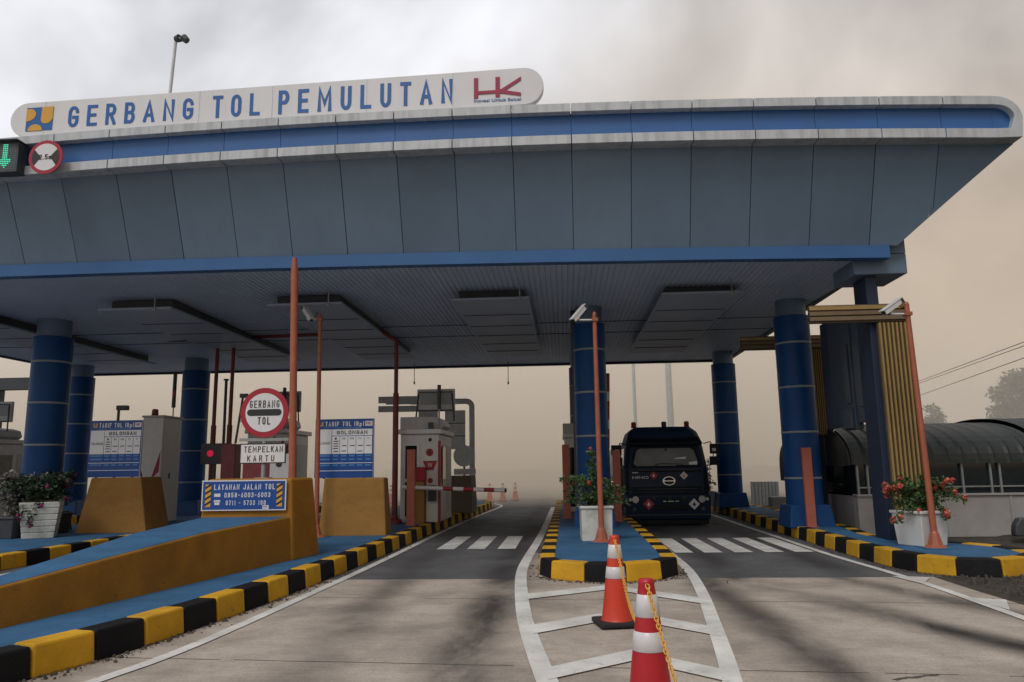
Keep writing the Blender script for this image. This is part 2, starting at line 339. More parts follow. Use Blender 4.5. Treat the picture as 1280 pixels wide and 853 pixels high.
# ------------------------------------------------------------------ lettering: even-stroke glyphs on a unit square
def _arc(cx, cz, rx, rz, a0, a1, n=7):
    return [(cx + rx * math.cos(R(a0 + (a1 - a0) * k / n)), cz + rz * math.sin(R(a0 + (a1 - a0) * k / n))) for k in range(n + 1)]
_O = _arc(.5, .74, .5, .26, 0, 180) + _arc(.5, .26, .5, .26, 180, 360)
GLYPH_W = {'M': 1.3, 'W': 1.35, 'I': .35, '-': .7, '.': .3, ' ': .55, '1': .6, '(': .45, ')': .45, 'N': 1.08, 'm': 1.2}
GLYPHS = {
    'A': [([(0, 0), (.5, 1), (1, 0)], 0), ([(.2, .3), (.8, .3)], 0)],
    'B': [([(0, 0), (0, 1)], 0), ([(.05, 1), (.52, 1)] + _arc(.58, .76, .36, .24, 80, -80) + [(.52, .52), (.05, .52)], 0), ([(.5, .52)] + _arc(.6, .26, .4, .26, 85, -85) + [(0.05, 0)], 0)],
    'C': [(_arc(.5, .74, .5, .26, 0, 180) + _arc(.5, .26, .5, .26, 180, 360), 0)],
    'D': [([(0, 0), (0, 1), (.45, 1)] + _arc(.5, .7, .5, .3, 80, 0) + _arc(.5, .3, .5, .3, 0, -80) + [(.45, 0)], 1)],
    'E': [([(1, 1), (0, 1), (0, 0), (1, 0)], 0), ([(.05, .52), (.85, .52)], 0)],
    'F': [([(1, 1), (0, 1), (0, 0)], 0), ([(.05, .52), (.85, .52)], 0)],
    'G': [(_arc(.5, .74, .5, .26, 8, 180) + _arc(.5, .26, .5, .26, 180, 360) + [(1, .46), (.55, .46)], 0)],
    'H': [([(0, 0), (0, 1)], 0), ([(1, 0), (1, 1)], 0), ([(.05, .5), (.95, .5)], 0)],
    'I': [([(.5, 0), (.5, 1)], 0)], 'J': [([(1, 1), (1, .26)] + _arc(.5, .26, .5, .26, 0, -180)[1:], 0)],
    'K': [([(0, 0), (0, 1)], 0), ([(1, 1), (.08, .42)], 0), ([(.34, .6), (1, 0)], 0)],
    'L': [([(0, 1), (0, 0), (1, 0)], 0)], 'M': [([(0, 0), (0.02, 1), (.5, .3), (.98, 1), (1, 0)], 0)],
    'N': [([(0, 0), (0, 1), (1, 0), (1, 1)], 0)], 'O': [(_O, 1)], '0': [(_O, 1)],
    'P': [([(0, 0), (0, 1)], 0), ([(.05, 1), (.5, 1)] + _arc(.55, .74, .45, .26, 85, -85) + [(.05, .48)], 0)],
    'R': [([(0, 0), (0, 1)], 0), ([(.05, 1), (.5, 1)] + _arc(.55, .75, .42, .25, 85, -85) + [(.05, .5)], 0), ([(.5, .48), (1, 0)], 0)],
    'S': [(_arc(.5, .75, .47, .25, 15, 265) + _arc(.5, .26, .5, .26, 85, -165), 0)],
    'T': [([(0, 1), (1, 1)], 0), ([(.5, 1), (.5, 0)], 0)],
    'U': [([(0, 1), (0, .28)] + _arc(.5, .28, .5, .28, 180, 360)[1:-1] + [(1, .28), (1, 1)], 0)],
    'W': [([(0, 1), (.25, 0), (.5, .75), (.75, 0), (1, 1)], 0)], 'Y': [([(0, 1), (.5, .48), (1, 1)], 0), ([(.5, .48), (.5, 0)], 0)],
    '1': [([(.1, .8), (.7, 1), (.7, 0)], 0)], '2': [(_arc(.5, .72, .5, .28, 170, -25) + [(0, 0), (1, 0)], 0)],
    '3': [(_arc(.48, .75, .47, .25, 160, -80), 0), (_arc(.48, .26, .52, .26, 85, -165), 0)],
    '4': [([(.75, 0), (.75, 1), (0, .3), (1, .3)], 0)],
    '5': [([(.95, 1), (.1, 1), (.05, .56)] + _arc(.5, .31, .5, .31, 115, -160), 0)],
    '6': [([(.85, 1), (.3, .75)] + _arc(.5, .29, .5, .29, 165, -195, 14), 0)],
    '7': [([(0, 1), (1, 1), (.35, 0)], 0)], '8': [(_arc(.5, .76, .43, .24, 0, 350, 13), 1), (_arc(.5, .27, .5, .27, 0, 350, 13), 1)],
    '-': [([(0, .48), (1, .48)], 0)], '.': [([(.5, 0), (.5, .04)], 0)],
    '(': [(_arc(1.1, .5, 1.0, .62, 125, 235), 0)], ')': [(_arc(-.1, .5, 1.0, .62, 55, -55), 0)],
    'p': [([(0, -.3), (0, .6)], 0), (_arc(.45, .3, .5, .3, 150, -150, 9), 0)],
    'm': [([(0, 0), (0, .6), (.5, .6), (.5, 0)], 0), ([(.5, .6), (1, .6), (1, 0)], 0)],
}

# ------------------------------------------------------------------ mesh builder
class MB:
    def __init__(self):
        self.v, self.f, self.mi, self.sm, self.mats = [], [], [], [], []
    def mid(self, mat):
        if mat not in self.mats: self.mats.append(mat)
        return self.mats.index(mat)
    def add(self, vs, fs, mat, smooth=False):
        o = len(self.v); k = self.mid(mat)
        self.v += [tuple(p) for p in vs]
        for f in fs:
            self.f.append([i + o for i in f]); self.mi.append(k); self.sm.append(smooth)
        return self
    def box(self, x0, x1, y0, y1, z0, z1, mat):
        vs = [(x, y, z) for z in (z0, z1) for y in (y0, y1) for x in (x0, x1)]
        return self.add(vs, [(0, 2, 3, 1), (4, 5, 7, 6), (0, 1, 5, 4), (2, 6, 7, 3), (0, 4, 6, 2), (1, 3, 7, 5)], mat)
    def hexa(self, b, t, mat):
        """bottom and top quads, counter-clockwise from above"""
        return self.add(list(b) + list(t), [(3, 2, 1, 0), (4, 5, 6, 7), (0, 1, 5, 4), (1, 2, 6, 5), (2, 3, 7, 6), (3, 0, 4, 7)], mat)
    def prism(self, pts, axis, a0, a1, mat, smooth=False):
        """extrude a 2-D outline along an axis ('x': (y,z), 'y': (x,z), 'z': (x,y))"""
        def P(p, a):
            return {'x': (a, p[0], p[1]), 'y': (p[0], a, p[1]), 'z': (p[0], p[1], a)}[axis]
        n = len(pts)
        vs = [P(p, a0) for p in pts] + [P(p, a1) for p in pts]
        self.add(vs, [list(range(n)), list(range(2 * n - 1, n - 1, -1))], mat)
        self.add(vs, [(i, i + n, (i + 1) % n + n, (i + 1) % n) for i in range(n)], mat, smooth)
        return self
    def tube(self, pts, r, mat, n=10, caps=True, smooth=True):
        pts = [Vector(p) for p in pts]
        rs = r if isinstance(r, (list, tuple)) else [r] * len(pts)
        vs = []
        ref = None
        for i, p in enumerate(pts):
            d = (pts[min(i + 1, len(pts) - 1)] - pts[max(i - 1, 0)]).normalized()
            if ref is None:
                ref = Vector((1, 0, 0)) if abs(d.x) < 0.8 else Vector((0, 1, 0))
            a = (ref - d * ref.dot(d)).normalized(); b = d.cross(a); ref = a
            for k in range(n):
                t = 2 * math.pi * k / n
                vs.append(p + a * math.cos(t) * rs[i] + b * math.sin(t) * rs[i])
        fs = [(i * n + k, i * n + (k + 1) % n, (i + 1) * n + (k + 1) % n, (i + 1) * n + k) for i in range(len(pts) - 1) for k in range(n)]
        self.add(vs, fs, mat, smooth)
        if caps:
            self.add(vs[:n], [list(range(n))[::-1]], mat); self.add(vs[-n:], [list(range(n))], mat)
        return self
    def lathe(self, prof, cx, cy, mat, n=24, smooth=True, z0=0):
        vs = [(cx + r * math.cos(2 * math.pi * k / n), cy + r * math.sin(2 * math.pi * k / n), z0 + z) for r, z in prof for k in range(n)]
        fs = [(i * n + k, i * n + (k + 1) % n, (i + 1) * n + (k + 1) % n, (i + 1) * n + k) for i in range(len(prof) - 1) for k in range(n)]
        self.add(vs, fs, mat, smooth)
        if prof[0][0] > 0: self.add(vs[:n], [list(range(n))[::-1]], mat)
        if prof[-1][0] > 0: self.add(vs[-n:], [list(range(n))], mat)
        return self
    def disc(self, cx, cz, r, y0, y1, mat, n=40, hole=0.0):
        """a disc or ring facing -y"""
        def c(rr, y): return [(cx + rr * math.cos(2 * math.pi * k / n), y, cz + rr * math.sin(2 * math.pi * k / n)) for k in range(n)]
        if hole <= 0:
            return self.prism([(cx + r * math.cos(2 * math.pi * k / n), cz + r * math.sin(2 * math.pi * k / n)) for k in range(n)], 'y', y0, y1, mat)
        vs = c(r, y0) + c(hole, y0) + c(r, y1) + c(hole, y1)
        fs = []
        for k in range(n):
            j = (k + 1) % n
            fs += [(k, j, n + j, n + k), (2 * n + k, 3 * n + k, 3 * n + j, 2 * n + j), (k, 2 * n + k, 2 * n + j, j), (n + k, n + j, 3 * n + j, 3 * n + k)]
        return self.add(vs, fs, mat)
    def text(self, s, cx, cz, wd, ht, y, mat, bold=0.0, depth=0.004, shear=0.0, mtx=None, flip=False):
        """letters on a face looking towards -y, fitted into a wd x ht box"""
        cu = bpy.data.curves.new('tmp', 'FONT'); cu.body = s; cu.extrude = 0.0; cu.offset = bold; cu.resolution_u = 4
        ob = bpy.data.objects.new('tmp', cu); COL.objects.link(ob)
        dg = bpy.context.evaluated_depsgraph_get(); dg.update()
        me = bpy.data.meshes.new_from_object(ob.evaluated_get(dg))
        if len(me.vertices):
            xs = [v.co.x for v in me.vertices]; ys = [v.co.y for v in me.vertices]
            sx = wd / max(1e-6, max(xs) - min(xs)); sz = ht / max(1e-6, max(ys) - min(ys))
            mx_, my_ = (max(xs) + min(xs)) / 2, (max(ys) + min(ys)) / 2
            fr = []; bk = []
            for v in me.vertices:
                zx = (v.co.y - my_) * sz; xx = (v.co.x - mx_) * sx + shear * zx
                p = Vector((cx + xx, y - depth, cz + zx)); q = Vector((cx + xx, y, cz + zx))
                if mtx: p = mtx @ p; q = mtx @ q
                fr.append(p); bk.append(q)
            fs = [list(p.vertices) for p in me.polygons]
            self.add(fr, fs, mat)
            # thin sides
            cnt = {}
            for f in fs:
                for i in range(len(f)):
                    a, b = f[i], f[(i + 1) % len(f)]
                    cnt[(a, b)] = cnt.get((a, b), 0) + 1
            n = len(fr); side = [(a, a + n, b + n, b) for (a, b) in cnt if (b, a) not in cnt]
            self.add(fr + bk, side, mat)
        bpy.data.objects.remove(ob); bpy.data.curves.remove(cu); bpy.data.meshes.remove(me)
        return self
    def strokes(self, s_, cx, cz, wd, ht, y, mat, sw=0.16, gap=0.55, depth=0.004, aspect=None):
        """upright sign lettering drawn with even strokes, fitted into wd x ht"""
        tot = sum(GLYPH_W.get(c, 1.0) for c in s_) + gap * (len(s_) - 1)
        u = wd / tot; x = cx - wd / 2; st = sw * ht / 2; k = 0
        for c in s_:
            gw = GLYPH_W.get(c, 1.0) * u
            for path, closed in GLYPHS.get(c, ()):
                P = [Vector((x + st + p[0] * (gw - 2 * st), cz - ht / 2 + st + p[1] * (ht - 2 * st))) for p in path]
                P = [p for i, p in enumerate(P) if i == 0 or (p - P[i - 1]).length > 1e-6]
                if closed and (P[0] - P[-1]).length < 1e-6: P.pop()
                n = len(P); L_, R_ = [], []
                for i in range(n):
                    a = P[i] - P[i - 1] if (i > 0 or closed) else P[1] - P[0]
                    b = P[(i + 1) % n] - P[i] if (i < n - 1 or closed) else a
                    a.normalize(); b.normalize()
                    na, nb = Vector((-a.y, a.x)), Vector((-b.y, b.x)); mm = (na + nb)
                    mm = mm.normalized() if mm.length > 1e-4 else na
                    f = st / max(.45, mm.dot(na)); e = Vector((0, 0))
                    if not closed and i == 0: e = -a * st
                    if not closed and i == n - 1: e = a * st
                    L_.append(P[i] + mm * f + e); R_.append(P[i] - mm * f + e)
                yy = y - depth - 0.0005 * (k % 4); k += 1
                vs = [(p.x, yy, p.y) for p in L_] + [(p.x, yy, p.y) for p in R_] + [(p.x, y, p.y) for p in L_] + [(p.x, y, p.y) for p in R_]
                m_ = n if closed else n - 1; fs = []
                for i in range(m_):
                    j = (i + 1) % n
                    fs += [(i, j, n + j, n + i), (i, 2 * n + i, 2 * n + j, j), (n + i, n + j, 3 * n + j, 3 * n + i)]
                if not closed: fs += [(0, n, 3 * n, 2 * n), (n - 1, 3 * n - 1, 4 * n - 1, 2 * n - 1)]
                self.add(vs, fs, mat)
            x += gw + gap * u
        return self
    def build(self, name, parent=None, bevel=0.0, seg=2, fix=True):
        me = bpy.data.meshes.new(name)
        me.from_pydata(self.v, [], self.f)
        for mt in self.mats: me.materials.append(MAT[mt])
        me.polygons.foreach_set('material_index', self.mi)
        me.polygons.foreach_set('use_smooth', self.sm)
        me.update()
        o = bpy.data.objects.new(name, me); COL.objects.link(o)
        if parent: o.parent = parent
        if bevel > 0:
            bm = bmesh.new(); bm.from_mesh(me); bmesh.ops.remove_doubles(bm, verts=bm.verts, dist=1e-5); bmesh.ops.recalc_face_normals(bm, faces=bm.faces); bm.to_mesh(me); bm.free()
            b = o.modifiers.new('edge', 'BEVEL'); b.width = bevel; b.segments = seg; b.limit_method = 'ANGLE'; b.angle_limit = R(35)
        elif fix:
            bm = bmesh.new(); bm.from_mesh(me); bmesh.ops.recalc_face_normals(bm, faces=bm.faces); bm.to_mesh(me); bm.free()
        return o

def tag(o, label, cat, group=None):
    o['label'] = label; o['category'] = cat
    if group: o['group'] = group
    return o
def thing(name, label, cat, loc=(0, 0, 0), rz=0.0, group=None):
    o = bpy.data.objects.new(name, None); COL.objects.link(o)
    o.location = loc; o.rotation_euler = (0, 0, rz); o.empty_display_size = 0.2
    return tag(o, label, cat, group)
def struct(o, kind='structure'):
    o['kind'] = kind; return o
def copy_thing(src, loc, rz=None, label=None):
    def rec(o, par):
        c = o.copy(); COL.objects.link(c)
        if par: c.parent = par
        for ch in o.children: rec(ch, c)
        return c
    r = rec(src, None); r.location = loc
    if rz is not None: r.rotation_euler = (0, 0, rz)
    if label: r['label'] = label
    return r

# ================================================================== GROUND
KZ = 0.25     # height of the islands
def sheet(name, pts, z, mat):
    b = MB(); b.add([(x, y, z) for x, y in pts], [list(range(len(pts)))], mat); return struct(b.build(name))
g = MB()
g.add([(-900, -300, 0), (900, -300, 0), (900, 1500, 0), (-900, 1500, 0)], [(0, 1, 2, 3)], 'soil')
struct(g.build('ground'))
sheet('concrete_apron', [(-40, -20), (6.2, -20), (5.13, 4), (5.13, 10.2), (5.18, 11.55), (-40, 11.55)], 0.004, 'concrete')
sheet('road', [(-40, 11.55), (5.7, 11.55), (5.7, 42), (-40, 42)], 0.004, 'asphalt')
sheet('far_road', [(-60, 42), (40, 42), (40, 260), (-60, 260)], 0.004, 'far_asphalt')
# strip of concrete round the nose of the middle island
def ribbon(path, wd, z, mat, mb=None):
    b = mb or MB()
    P = [Vector((x, y)) for x, y in path]; vs = []
    for i, p in enumerate(P):
        d = (P[min(i + 1, len(P) - 1)] - P[max(i - 1, 0)]).normalized(); n = Vector((-d.y, d.x))
        ww = wd[i] if isinstance(wd, (list, tuple)) else wd
        vs += [(*(p + n * ww / 2), z), (*(p - n * ww / 2), z)]
    b.add(vs, [(2 * i, 2 * i + 1, 2 * i + 3, 2 * i + 2) for i in range(len(P) - 1)], mat)
    return b
def smooth_path(pts, sub=6):
    out_ = []
    P = [Vector(p) for p in pts]
    for i in range(len(P) - 1):
        p0, p1, p2, p3 = P[max(i - 1, 0)], P[i], P[i + 1], P[min(i + 2, len(P) - 1)]
        for k in range(sub):
            t = k / sub
            out_.append(0.5 * ((2 * p1) + (p2 - p0) * t + (2 * p0 - 5 * p1 + 4 * p2 - p3) * t * t + (3 * p1 - p0 - 3 * p2 + p3) * t ** 3))
    out_.append(P[-1]); return out_
sheet('concrete_tongue', [(-0.72, 11.5), (1.85, 11.5), (1.93, 13.5), (1.86, 15), (-0.6, 15), (-0.74, 13.0)], 0.008, 'concrete')

LZ = 0.013
marks = MB()
ribbon(smooth_path([(-4.4, 3.0), (-4.0, 4.6), (-3.70, 6.0), (-3.5, 7.3), (-3.37, 10.5), (-3.28, 14.0), (-3.2, 20.0), (-3.0, 27.0), (-2.75, 32.0), (-2.8, 34.0), (-3.3, 36.0)]), 0.13, LZ, 'roadwhite', marks)
ribbon(smooth_path([(0.25, 3.2), (0.05, 4.6), (-0.17, 6.1), (-0.43, 8.2), (-0.60, 10.3), (-0.70, 12.2), (-0.70, 14.0), (-0.62, 17.5), (-0.56, 22.0), (-0.5, 32.0)]), [0.17] * 61, LZ, 'roadwhite', marks)
ribbon(smooth_path([(0.62, 3.2), (0.93, 4.7), (1.21, 6.1), (1.49, 8.3), (1.72, 10.3), (1.88, 12.3), (1.91, 14.0), (1.92, 16.0), (1.95, 22.0), (1.95, 30.0)]), 0.15, LZ, 'roadwhite', marks)
ribbon(smooth_path([(4.3, 4.0), (4.55, 6.5), (4.68, 8.5), (4.78, 11.3), (4.68, 14.5), (4.72, 18), (4.75, 22.0), (4.9, 30.0)]), 0.12, LZ, 'roadwhite', marks)
ribbon([(-9.15, 3), (-9.17, 12.2), (-9.25, 30)], 0.13, LZ, 'roadwhite', marks)
ribbon([(-6.75, 3), (-6.72, 12.2), (-6.65, 30)], 0.13, LZ, 'roadwhite', marks)
struct(marks.build('lane_line'))
chev = MB()
for la, lb, ma, mb_, ra, rb in (((-0.40, 9.78), (-0.44, 10.18), (0.57, 10.48), (0.58, 10.86), (1.54, 9.40), (1.60, 9.82)),
                                ((-0.24, 7.80), (-0.29, 8.22), (0.56, 8.55), (0.57, 8.98), (1.34, 7.72), (1.40, 8.12)),
                                ((-0.06, 6.18), (-0.10, 6.52), (0.54, 6.72), (0.55, 7.10), (1.09, 6.16), (1.14, 6.50)),
                                ((0.12, 4.7), (0.08, 5.02), (0.52, 5.12), (0.53, 5.45), (0.84, 4.75), (0.89, 5.05))):
    la, lb, ra, rb = (la[0] - .10, la[1] - .05), (lb[0] - .10, lb[1] - .05), (ra[0] + .10, ra[1] - .08), (rb[0] + .10, rb[1] - .08)
    chev.add([(*p, LZ + 0.003) for p in (la, ma, mb_, lb)], [(0, 1, 2, 3)], 'roadwhite')
    chev.add([(*p, LZ + 0.003) for p in (ma, ra, rb, mb_)], [(0, 1, 2, 3)], 'roadwhite')
for tri in (((4.62, 11.6), (4.72, 10.85), (5.10, 11.45)), ((4.74, 9.75), (4.78, 8.95), (5.10, 9.6))):
    chev.add([(*p, LZ + 0.003) for p in tri], [(0, 1, 2)], 'roadwhite')
struct(chev.build('chevron_marking'))
zeb = MB()
for x in (-2.62, -2.0, -1.38):
    zeb.add([(x, 15.7, LZ), (x + 0.36, 15.7, LZ), (x + 0.36, 18.6, LZ), (x, 18.6, LZ)], [(0, 1, 2, 3)], 'roadwhite')
for x in (2.02, 2.56, 3.12, 3.68, 4.22):
    zeb.add([(x, 14.8, LZ), (x + 0.34, 14.8, LZ), (x + 0.34, 17.7, LZ), (x, 17.7, LZ)], [(0, 1, 2, 3)], 'roadwhite')
struct(zeb.build('crosswalk_marking'))

# ------------------------------------------------------------------ traffic islands with striped kerbs
def resample(path, step):
    P = [Vector(p) for p in path]; out_ = [P[0].copy()]; need = step; i = 0; cur = P[0].copy()
    while i < len(P) - 1:
        d = (P[i + 1] - cur).length
        if d >= need:
            cur = cur + (P[i + 1] - cur).normalized() * need; out_.append(cur.copy()); need = step
        else:
            need -= d; i += 1; cur = P[i].copy()
    return out_
def kerb(path, step=0.62, wd=0.26, phase=0, closed=False):
    """striped kerb blocks; path runs with the island on its left"""
    K = resample(path, step); sub = 1
    b = MB()
    nrm = []
    n = len(K)
    for i in range(n):
        a = K[(i - 1) % n] if closed else K[max(i - 1, 0)]; c = K[(i + 1) % n] if closed else K[min(i + 1, n - 1)]
        d = (c - a).normalized(); nrm.append(Vector((-d.y, d.x)))
    for i in range(n if closed else n - 1):
        j = (i + 1) % n
        p, q = K[i], K[j]; pi, qi = p + nrm[i] * wd, q + nrm[j] * wd
        po, qo = p + nrm[i] * 0.025, q + nrm[j] * 0.025
        sh = (q - p).normalized() * 0.006
        jz = KZ + 0.012 + random.uniform(-0.005, 0.005)
        mt = 'kyellow' if (i + phase) % 2 == 0 else 'kblack'
        b.hexa([(*(p + sh), 0), (*(q - sh), 0), (*(qi - sh), 0), (*(pi + sh), 0)], [(*(po + sh), jz), (*(qo - sh), jz), (*(qi - sh), jz), (*(pi + sh), jz)], mt)
    o = b.build('kerb', bevel=0.022, seg=2)
    return struct(o)
def island(outline, top_pts):
    b = MB()
    vs = [(x, y, KZ) for x, y in top_pts]
    b.add(vs, [list(range(len(top_pts)))], 'bluefloor')
    return struct(b.build('island_pavement'))
V2 = lambda L_: [Vector(p) for p in L_]
# middle island: rounded nose
nose = [(-0.36, 40)] + [(-0.40, 24.0), (-0.42, 16.0), (-0.43, 12.1), (-0.32, 11.62), (-0.10, 11.34), (0.25, 11.17), (0.65, 11.12), (1.05, 11.2), (1.38, 11.4), (1.60, 11.75), (1.70, 12.3), (1.76, 16.0), (1.80, 24.0), (1.80, 40.0)]
nose_s = smooth_path(nose[2:-2], 8)
kerb(V2([(-0.36, 33.0), (-0.40, 24.0)]) + nose_s + V2([(1.80, 24.0), (1.80, 33.0)]), step=0.60, phase=0)
inner = [(-0.2, 33), (-0.2, 12.2), (-0.08, 11.72), (0.2, 11.46), (0.65, 11.36), (1.05, 11.44), (1.34, 11.68), (1.48, 12.2), (1.6, 33)]
island(nose, inner)
# right island
rk = smooth_path([(5.30, 33.0), (5.25, 27.8), (5.12, 21.0), (5.03, 17.0), (4.98, 14.4), (5.02, 12.7), (5.18, 11.95), (5.55, 11.5), (6.1, 11.4), (6.6, 11.62), (6.98, 12.0), (7.12, 12.55), (7.10, 13.3), (6.75, 13.9), (6.2, 14.75), (5.95, 15.6), (6.3, 18.0), (6.6, 24.0), (6.6, 33.0)], 8)
kerb(rk, step=0.60, phase=1)
island(None, [(5.45, 33), (5.27, 21), (5.18, 17), (5.15, 14.4), (5.2, 12.8), (5.4, 12.1), (5.7, 11.72), (6.1, 11.6), (6.5, 11.8), (6.8, 12.1), (6.92, 12.6), (6.9, 13.2), (6.6, 13.75), (6.05, 14.6), (5.8, 15.6), (6.1, 18), (6.4, 24), (6.4, 33)])
# left island: right-hand kerb, then its far side
lk = smooth_path([(-5.50, 2.83), (-4.9, 4.2), (-4.25, 6.1), (-3.95, 7.2), (-3.71, 9.1), (-3.59, 10.9), (-3.45, 14.7), (-3.33, 21.0), (-3.12, 27.0), (-3.0, 31.0), (-3.15, 33.2), (-3.7, 34.6), (-4.6, 35.2)], 8)
kerb([Vector(p) for p in lk][::1] if False else [Vector(p) for p in lk], step=0.585, phase=0)
island(None, [(-5.8, 2.6), (-5.1, 4.2), (-4.43, 6.1), (-4.13, 7.2), (-3.9, 9.1), (-3.78, 10.9), (-3.63, 14.7), (-3.5, 21), (-3.3, 27), (-3.2, 31), (-3.4, 33), (-3.9, 34.3), (-4.6, 34.9), (-6.2, 34.5), (-6.2, 10), (-6.3, 2.6)])
kerb(V2([(-6.4, 34.5), (-6.4, 10.0), (-6.5, 2.6)]), step=0.6)
# third island
kerb(smooth_path([(-9.9, 6.0), (-9.72, 10), (-9.62, 13.0), (-9.60, 16), (-9.6, 20), (-9.6, 33)], 8), step=0.62, phase=1)
island(None, [(-10.1, 6), (-9.9, 10), (-9.8, 13), (-9.78, 16), (-9.78, 33), (-13.5, 33), (-13.5, 6)])
kerb(V2([(-13.7, 33), (-13.7, 6)]), step=0.62)
# fourth island
kerb(V2([(-16.2, 10.0), (-16.2, 33)]), step=0.62, phase=1)
island(None, [(-16.38, 10), (-16.38, 33), (-19.5, 33), (-19.5, 10)])

# ================================================================== SMOKE
def smoke_box(name, x0, x1, y0, y1, z1, dens, col):
    b = MB(); b.box(x0, x1, y0, y1, -1.0, z1, 'white')
    o = b.build(name); o.data.materials.clear()
    mt = bpy.data.materials.new(name + '_air'); mt.use_nodes = True; t = mt.node_tree; t.nodes.clear()
    om = t.nodes.new('ShaderNodeOutputMaterial'); pv = t.nodes.new('ShaderNodeVolumePrincipled')
    pv.inputs['Color'].default_value = (*col, 1); pv.inputs['Density'].default_value = dens; pv.inputs['Anisotropy'].default_value = 0.2
    t.links.new(pv.outputs[0], om.inputs['Volume'])
    o.data.materials.append(mt); struct(o, 'stuff')
    return o
smoke_box('smoke', -110, 14.5, 31.5, 72, 10.0, 0.078, (1.0, 0.94, 0.845))
smoke_box('haze', 14.6, 110, 31.5, 100, 10.0, 0.021, (1.0, 0.955, 0.88))

def at(px, py, y):
    """the place at distance y along the road that the survey sighting (px, py) points to"""
    d = fwd + r2 * ((px - 640) / 950) - u2 * ((py - 426.5) / 950)
    return EYE + d * (y / d.y)

# ================================================================== TOLL CANOPY
ZC, YF, YB, XL, XR = 5.45, 14.0, 28.2, -18.2, 6.12
FY = 13.1; FXL, FXR = -20.0, 8.12
def arch(x):
    if x < -12: return arch(-12) + (x + 12) * 0.045
    return -0.00258 * x * x - 0.0087 * x
def beam_top(x): return 5.674 - 0.0139 * x - 0.0008 * max(x, -13) ** 2
def beam_low(x): return beam_top(x) - 0.235
def fz0(x): return 7.385 + arch(x)
def fz1(x): return 8.165 + arch(x)
canopy = thing('toll_canopy', 'wide toll plaza canopy with blue fascia band and ribbed ceiling on blue columns', 'toll canopy', (-6, 21, 0))
CO = Vector((-6, 21, 0))
def cpart(mb, name, bevel=0.0, parent=None, **k):
    mb.v = [(x - CO.x, y - CO.y, z) for x, y, z in mb.v]
    return mb.build(name, parent or canopy, bevel, **k)
seams = [4.64 + 1.09 * k for k in range(-23, 4)]
seams = [s for s in seams if FXL < s < FXR - 0.5]
edges = [FXL] + seams + [FXR - 0.42]
tr = MB(); bl = MB(); bk = MB()
for i in range(len(edges) - 1):
    a, b = edges[i] + 0.008, edges[i + 1] - 0.008
    for lo, hi, y0 in ((lambda x: fz1(x) - 0.165, fz1, FY - 0.10), (fz0, lambda x: fz0(x) + 0.175, FY - 0.09)):
        tr.hexa([(a, y0, lo(a)), (b, y0, lo(b)), (b, FY + 0.25, lo(b)), (a, FY + 0.25, lo(a))], [(a, y0, hi(a)), (b, y0, hi(b)), (b, FY + 0.25, hi(b)), (a, FY + 0.25, hi(a))], 'trim')
    a, b = a - 0.004, b + 0.004
    bl.hexa([(a, FY + 0.05, fz0(a) + 0.17), (b, FY + 0.05, fz0(b) + 0.17), (b, FY + 0.2, fz0(b) + 0.17), (a, FY + 0.2, fz0(a) + 0.17)],
            [(a, FY + 0.05, fz1(a) - 0.16), (b, FY + 0.05, fz1(b) - 0.16), (b, FY + 0.2, fz1(b) - 0.16), (a, FY + 0.2, fz1(a) - 0.16)], 'fblue')
# rounded right end of the trim
ra = FXR - 0.428
zo0, zo1 = fz0(ra), fz1(ra)
outer, innr = [], []
for k in range(13):
    t = math.pi / 2 - k * (math.pi / 2) / 12
    outer.append((ra + 0.44 * math.cos(t), zo1 - 0.40 + 0.40 * math.sin(t) - 0.012 * k / 12))
    innr.append((ra + 0.31 * math.cos(t), zo1 - 0.39 + 0.225 * math.sin(t)))
outer.append((ra + 0.40, zo0)); innr.append((ra + 0.24, zo0 + 0.175))
outer.append((ra, zo0)); innr.append((ra, zo0 + 0.175))
for i in range(len(outer) - 1):
    q = [outer[i], outer[i + 1], innr[i + 1], innr[i]]
    tr.add([(x, FY - 0.09, z) for x, z in q] + [(x, FY + 0.25, z) for x, z in q], [(0, 1, 2, 3), (7, 6, 5, 4), (0, 4, 5, 1), (2, 6, 7, 3)], 'trim')
bl.prism(innr + [(ra, zo1 - 0.165)], 'y', FY + 0.05, FY + 0.2, 'fblue')
cpart(tr, 'fascia_trim', 0.006, seg=1)
cpart(bl, 'fascia')
# slanted soffit panels at the front with open joints over a dark backing
sf = MB()
def xr_at(t): return FXR - 0.03 + (6.24 - FXR + 0.03) * t
def sl(x, t, off=0.0):
    """point on the slanted face; t=0 at the fascia, 1 at the edge beam"""
    y = FY + 0.20 + (YF - FY - 0.20) * t + off; z = fz0(x) + 0.015 + (beam_top(x) + 0.01 - fz0(x) - 0.015) * t + off * 0.5
    return (x, y, z)
ed2 = [FXL] + seams + [5.73 + 1.09, FXR]
ed2 = sorted(set(round(e, 3) for e in ed2))
for i in range(len(ed2) - 1):
    a, b = ed2[i] + 0.006, ed2[i + 1] - 0.006; joff = random.uniform(-.004, .004); pm_ = ('soffit', 'soffitpale', 'soffitdull', 'soffit')[random.randrange(4)]
    poly = []
    for t in (0.0, 1.0): pass
    n = 8
    left = []; right = []
    for k in range(n + 1):
        t = k / n; xr = xr_at(t)
        xa, xb_ = min(a, xr), min(b, xr)
        left.append(sl(xa, t, joff)); right.append(sl(xb_, t, -joff))
    vs = left + right
    sf.add(vs, [(k, k + n + 1, k + n + 2, k + 1) for k in range(n) if abs(vs[k][0] - vs[k + n + 1][0]) > 1e-4 or abs(vs[k + 1][0] - vs[k + n + 2][0]) > 1e-4], pm_)
cpart(sf, 'front_soffit', fix=False)
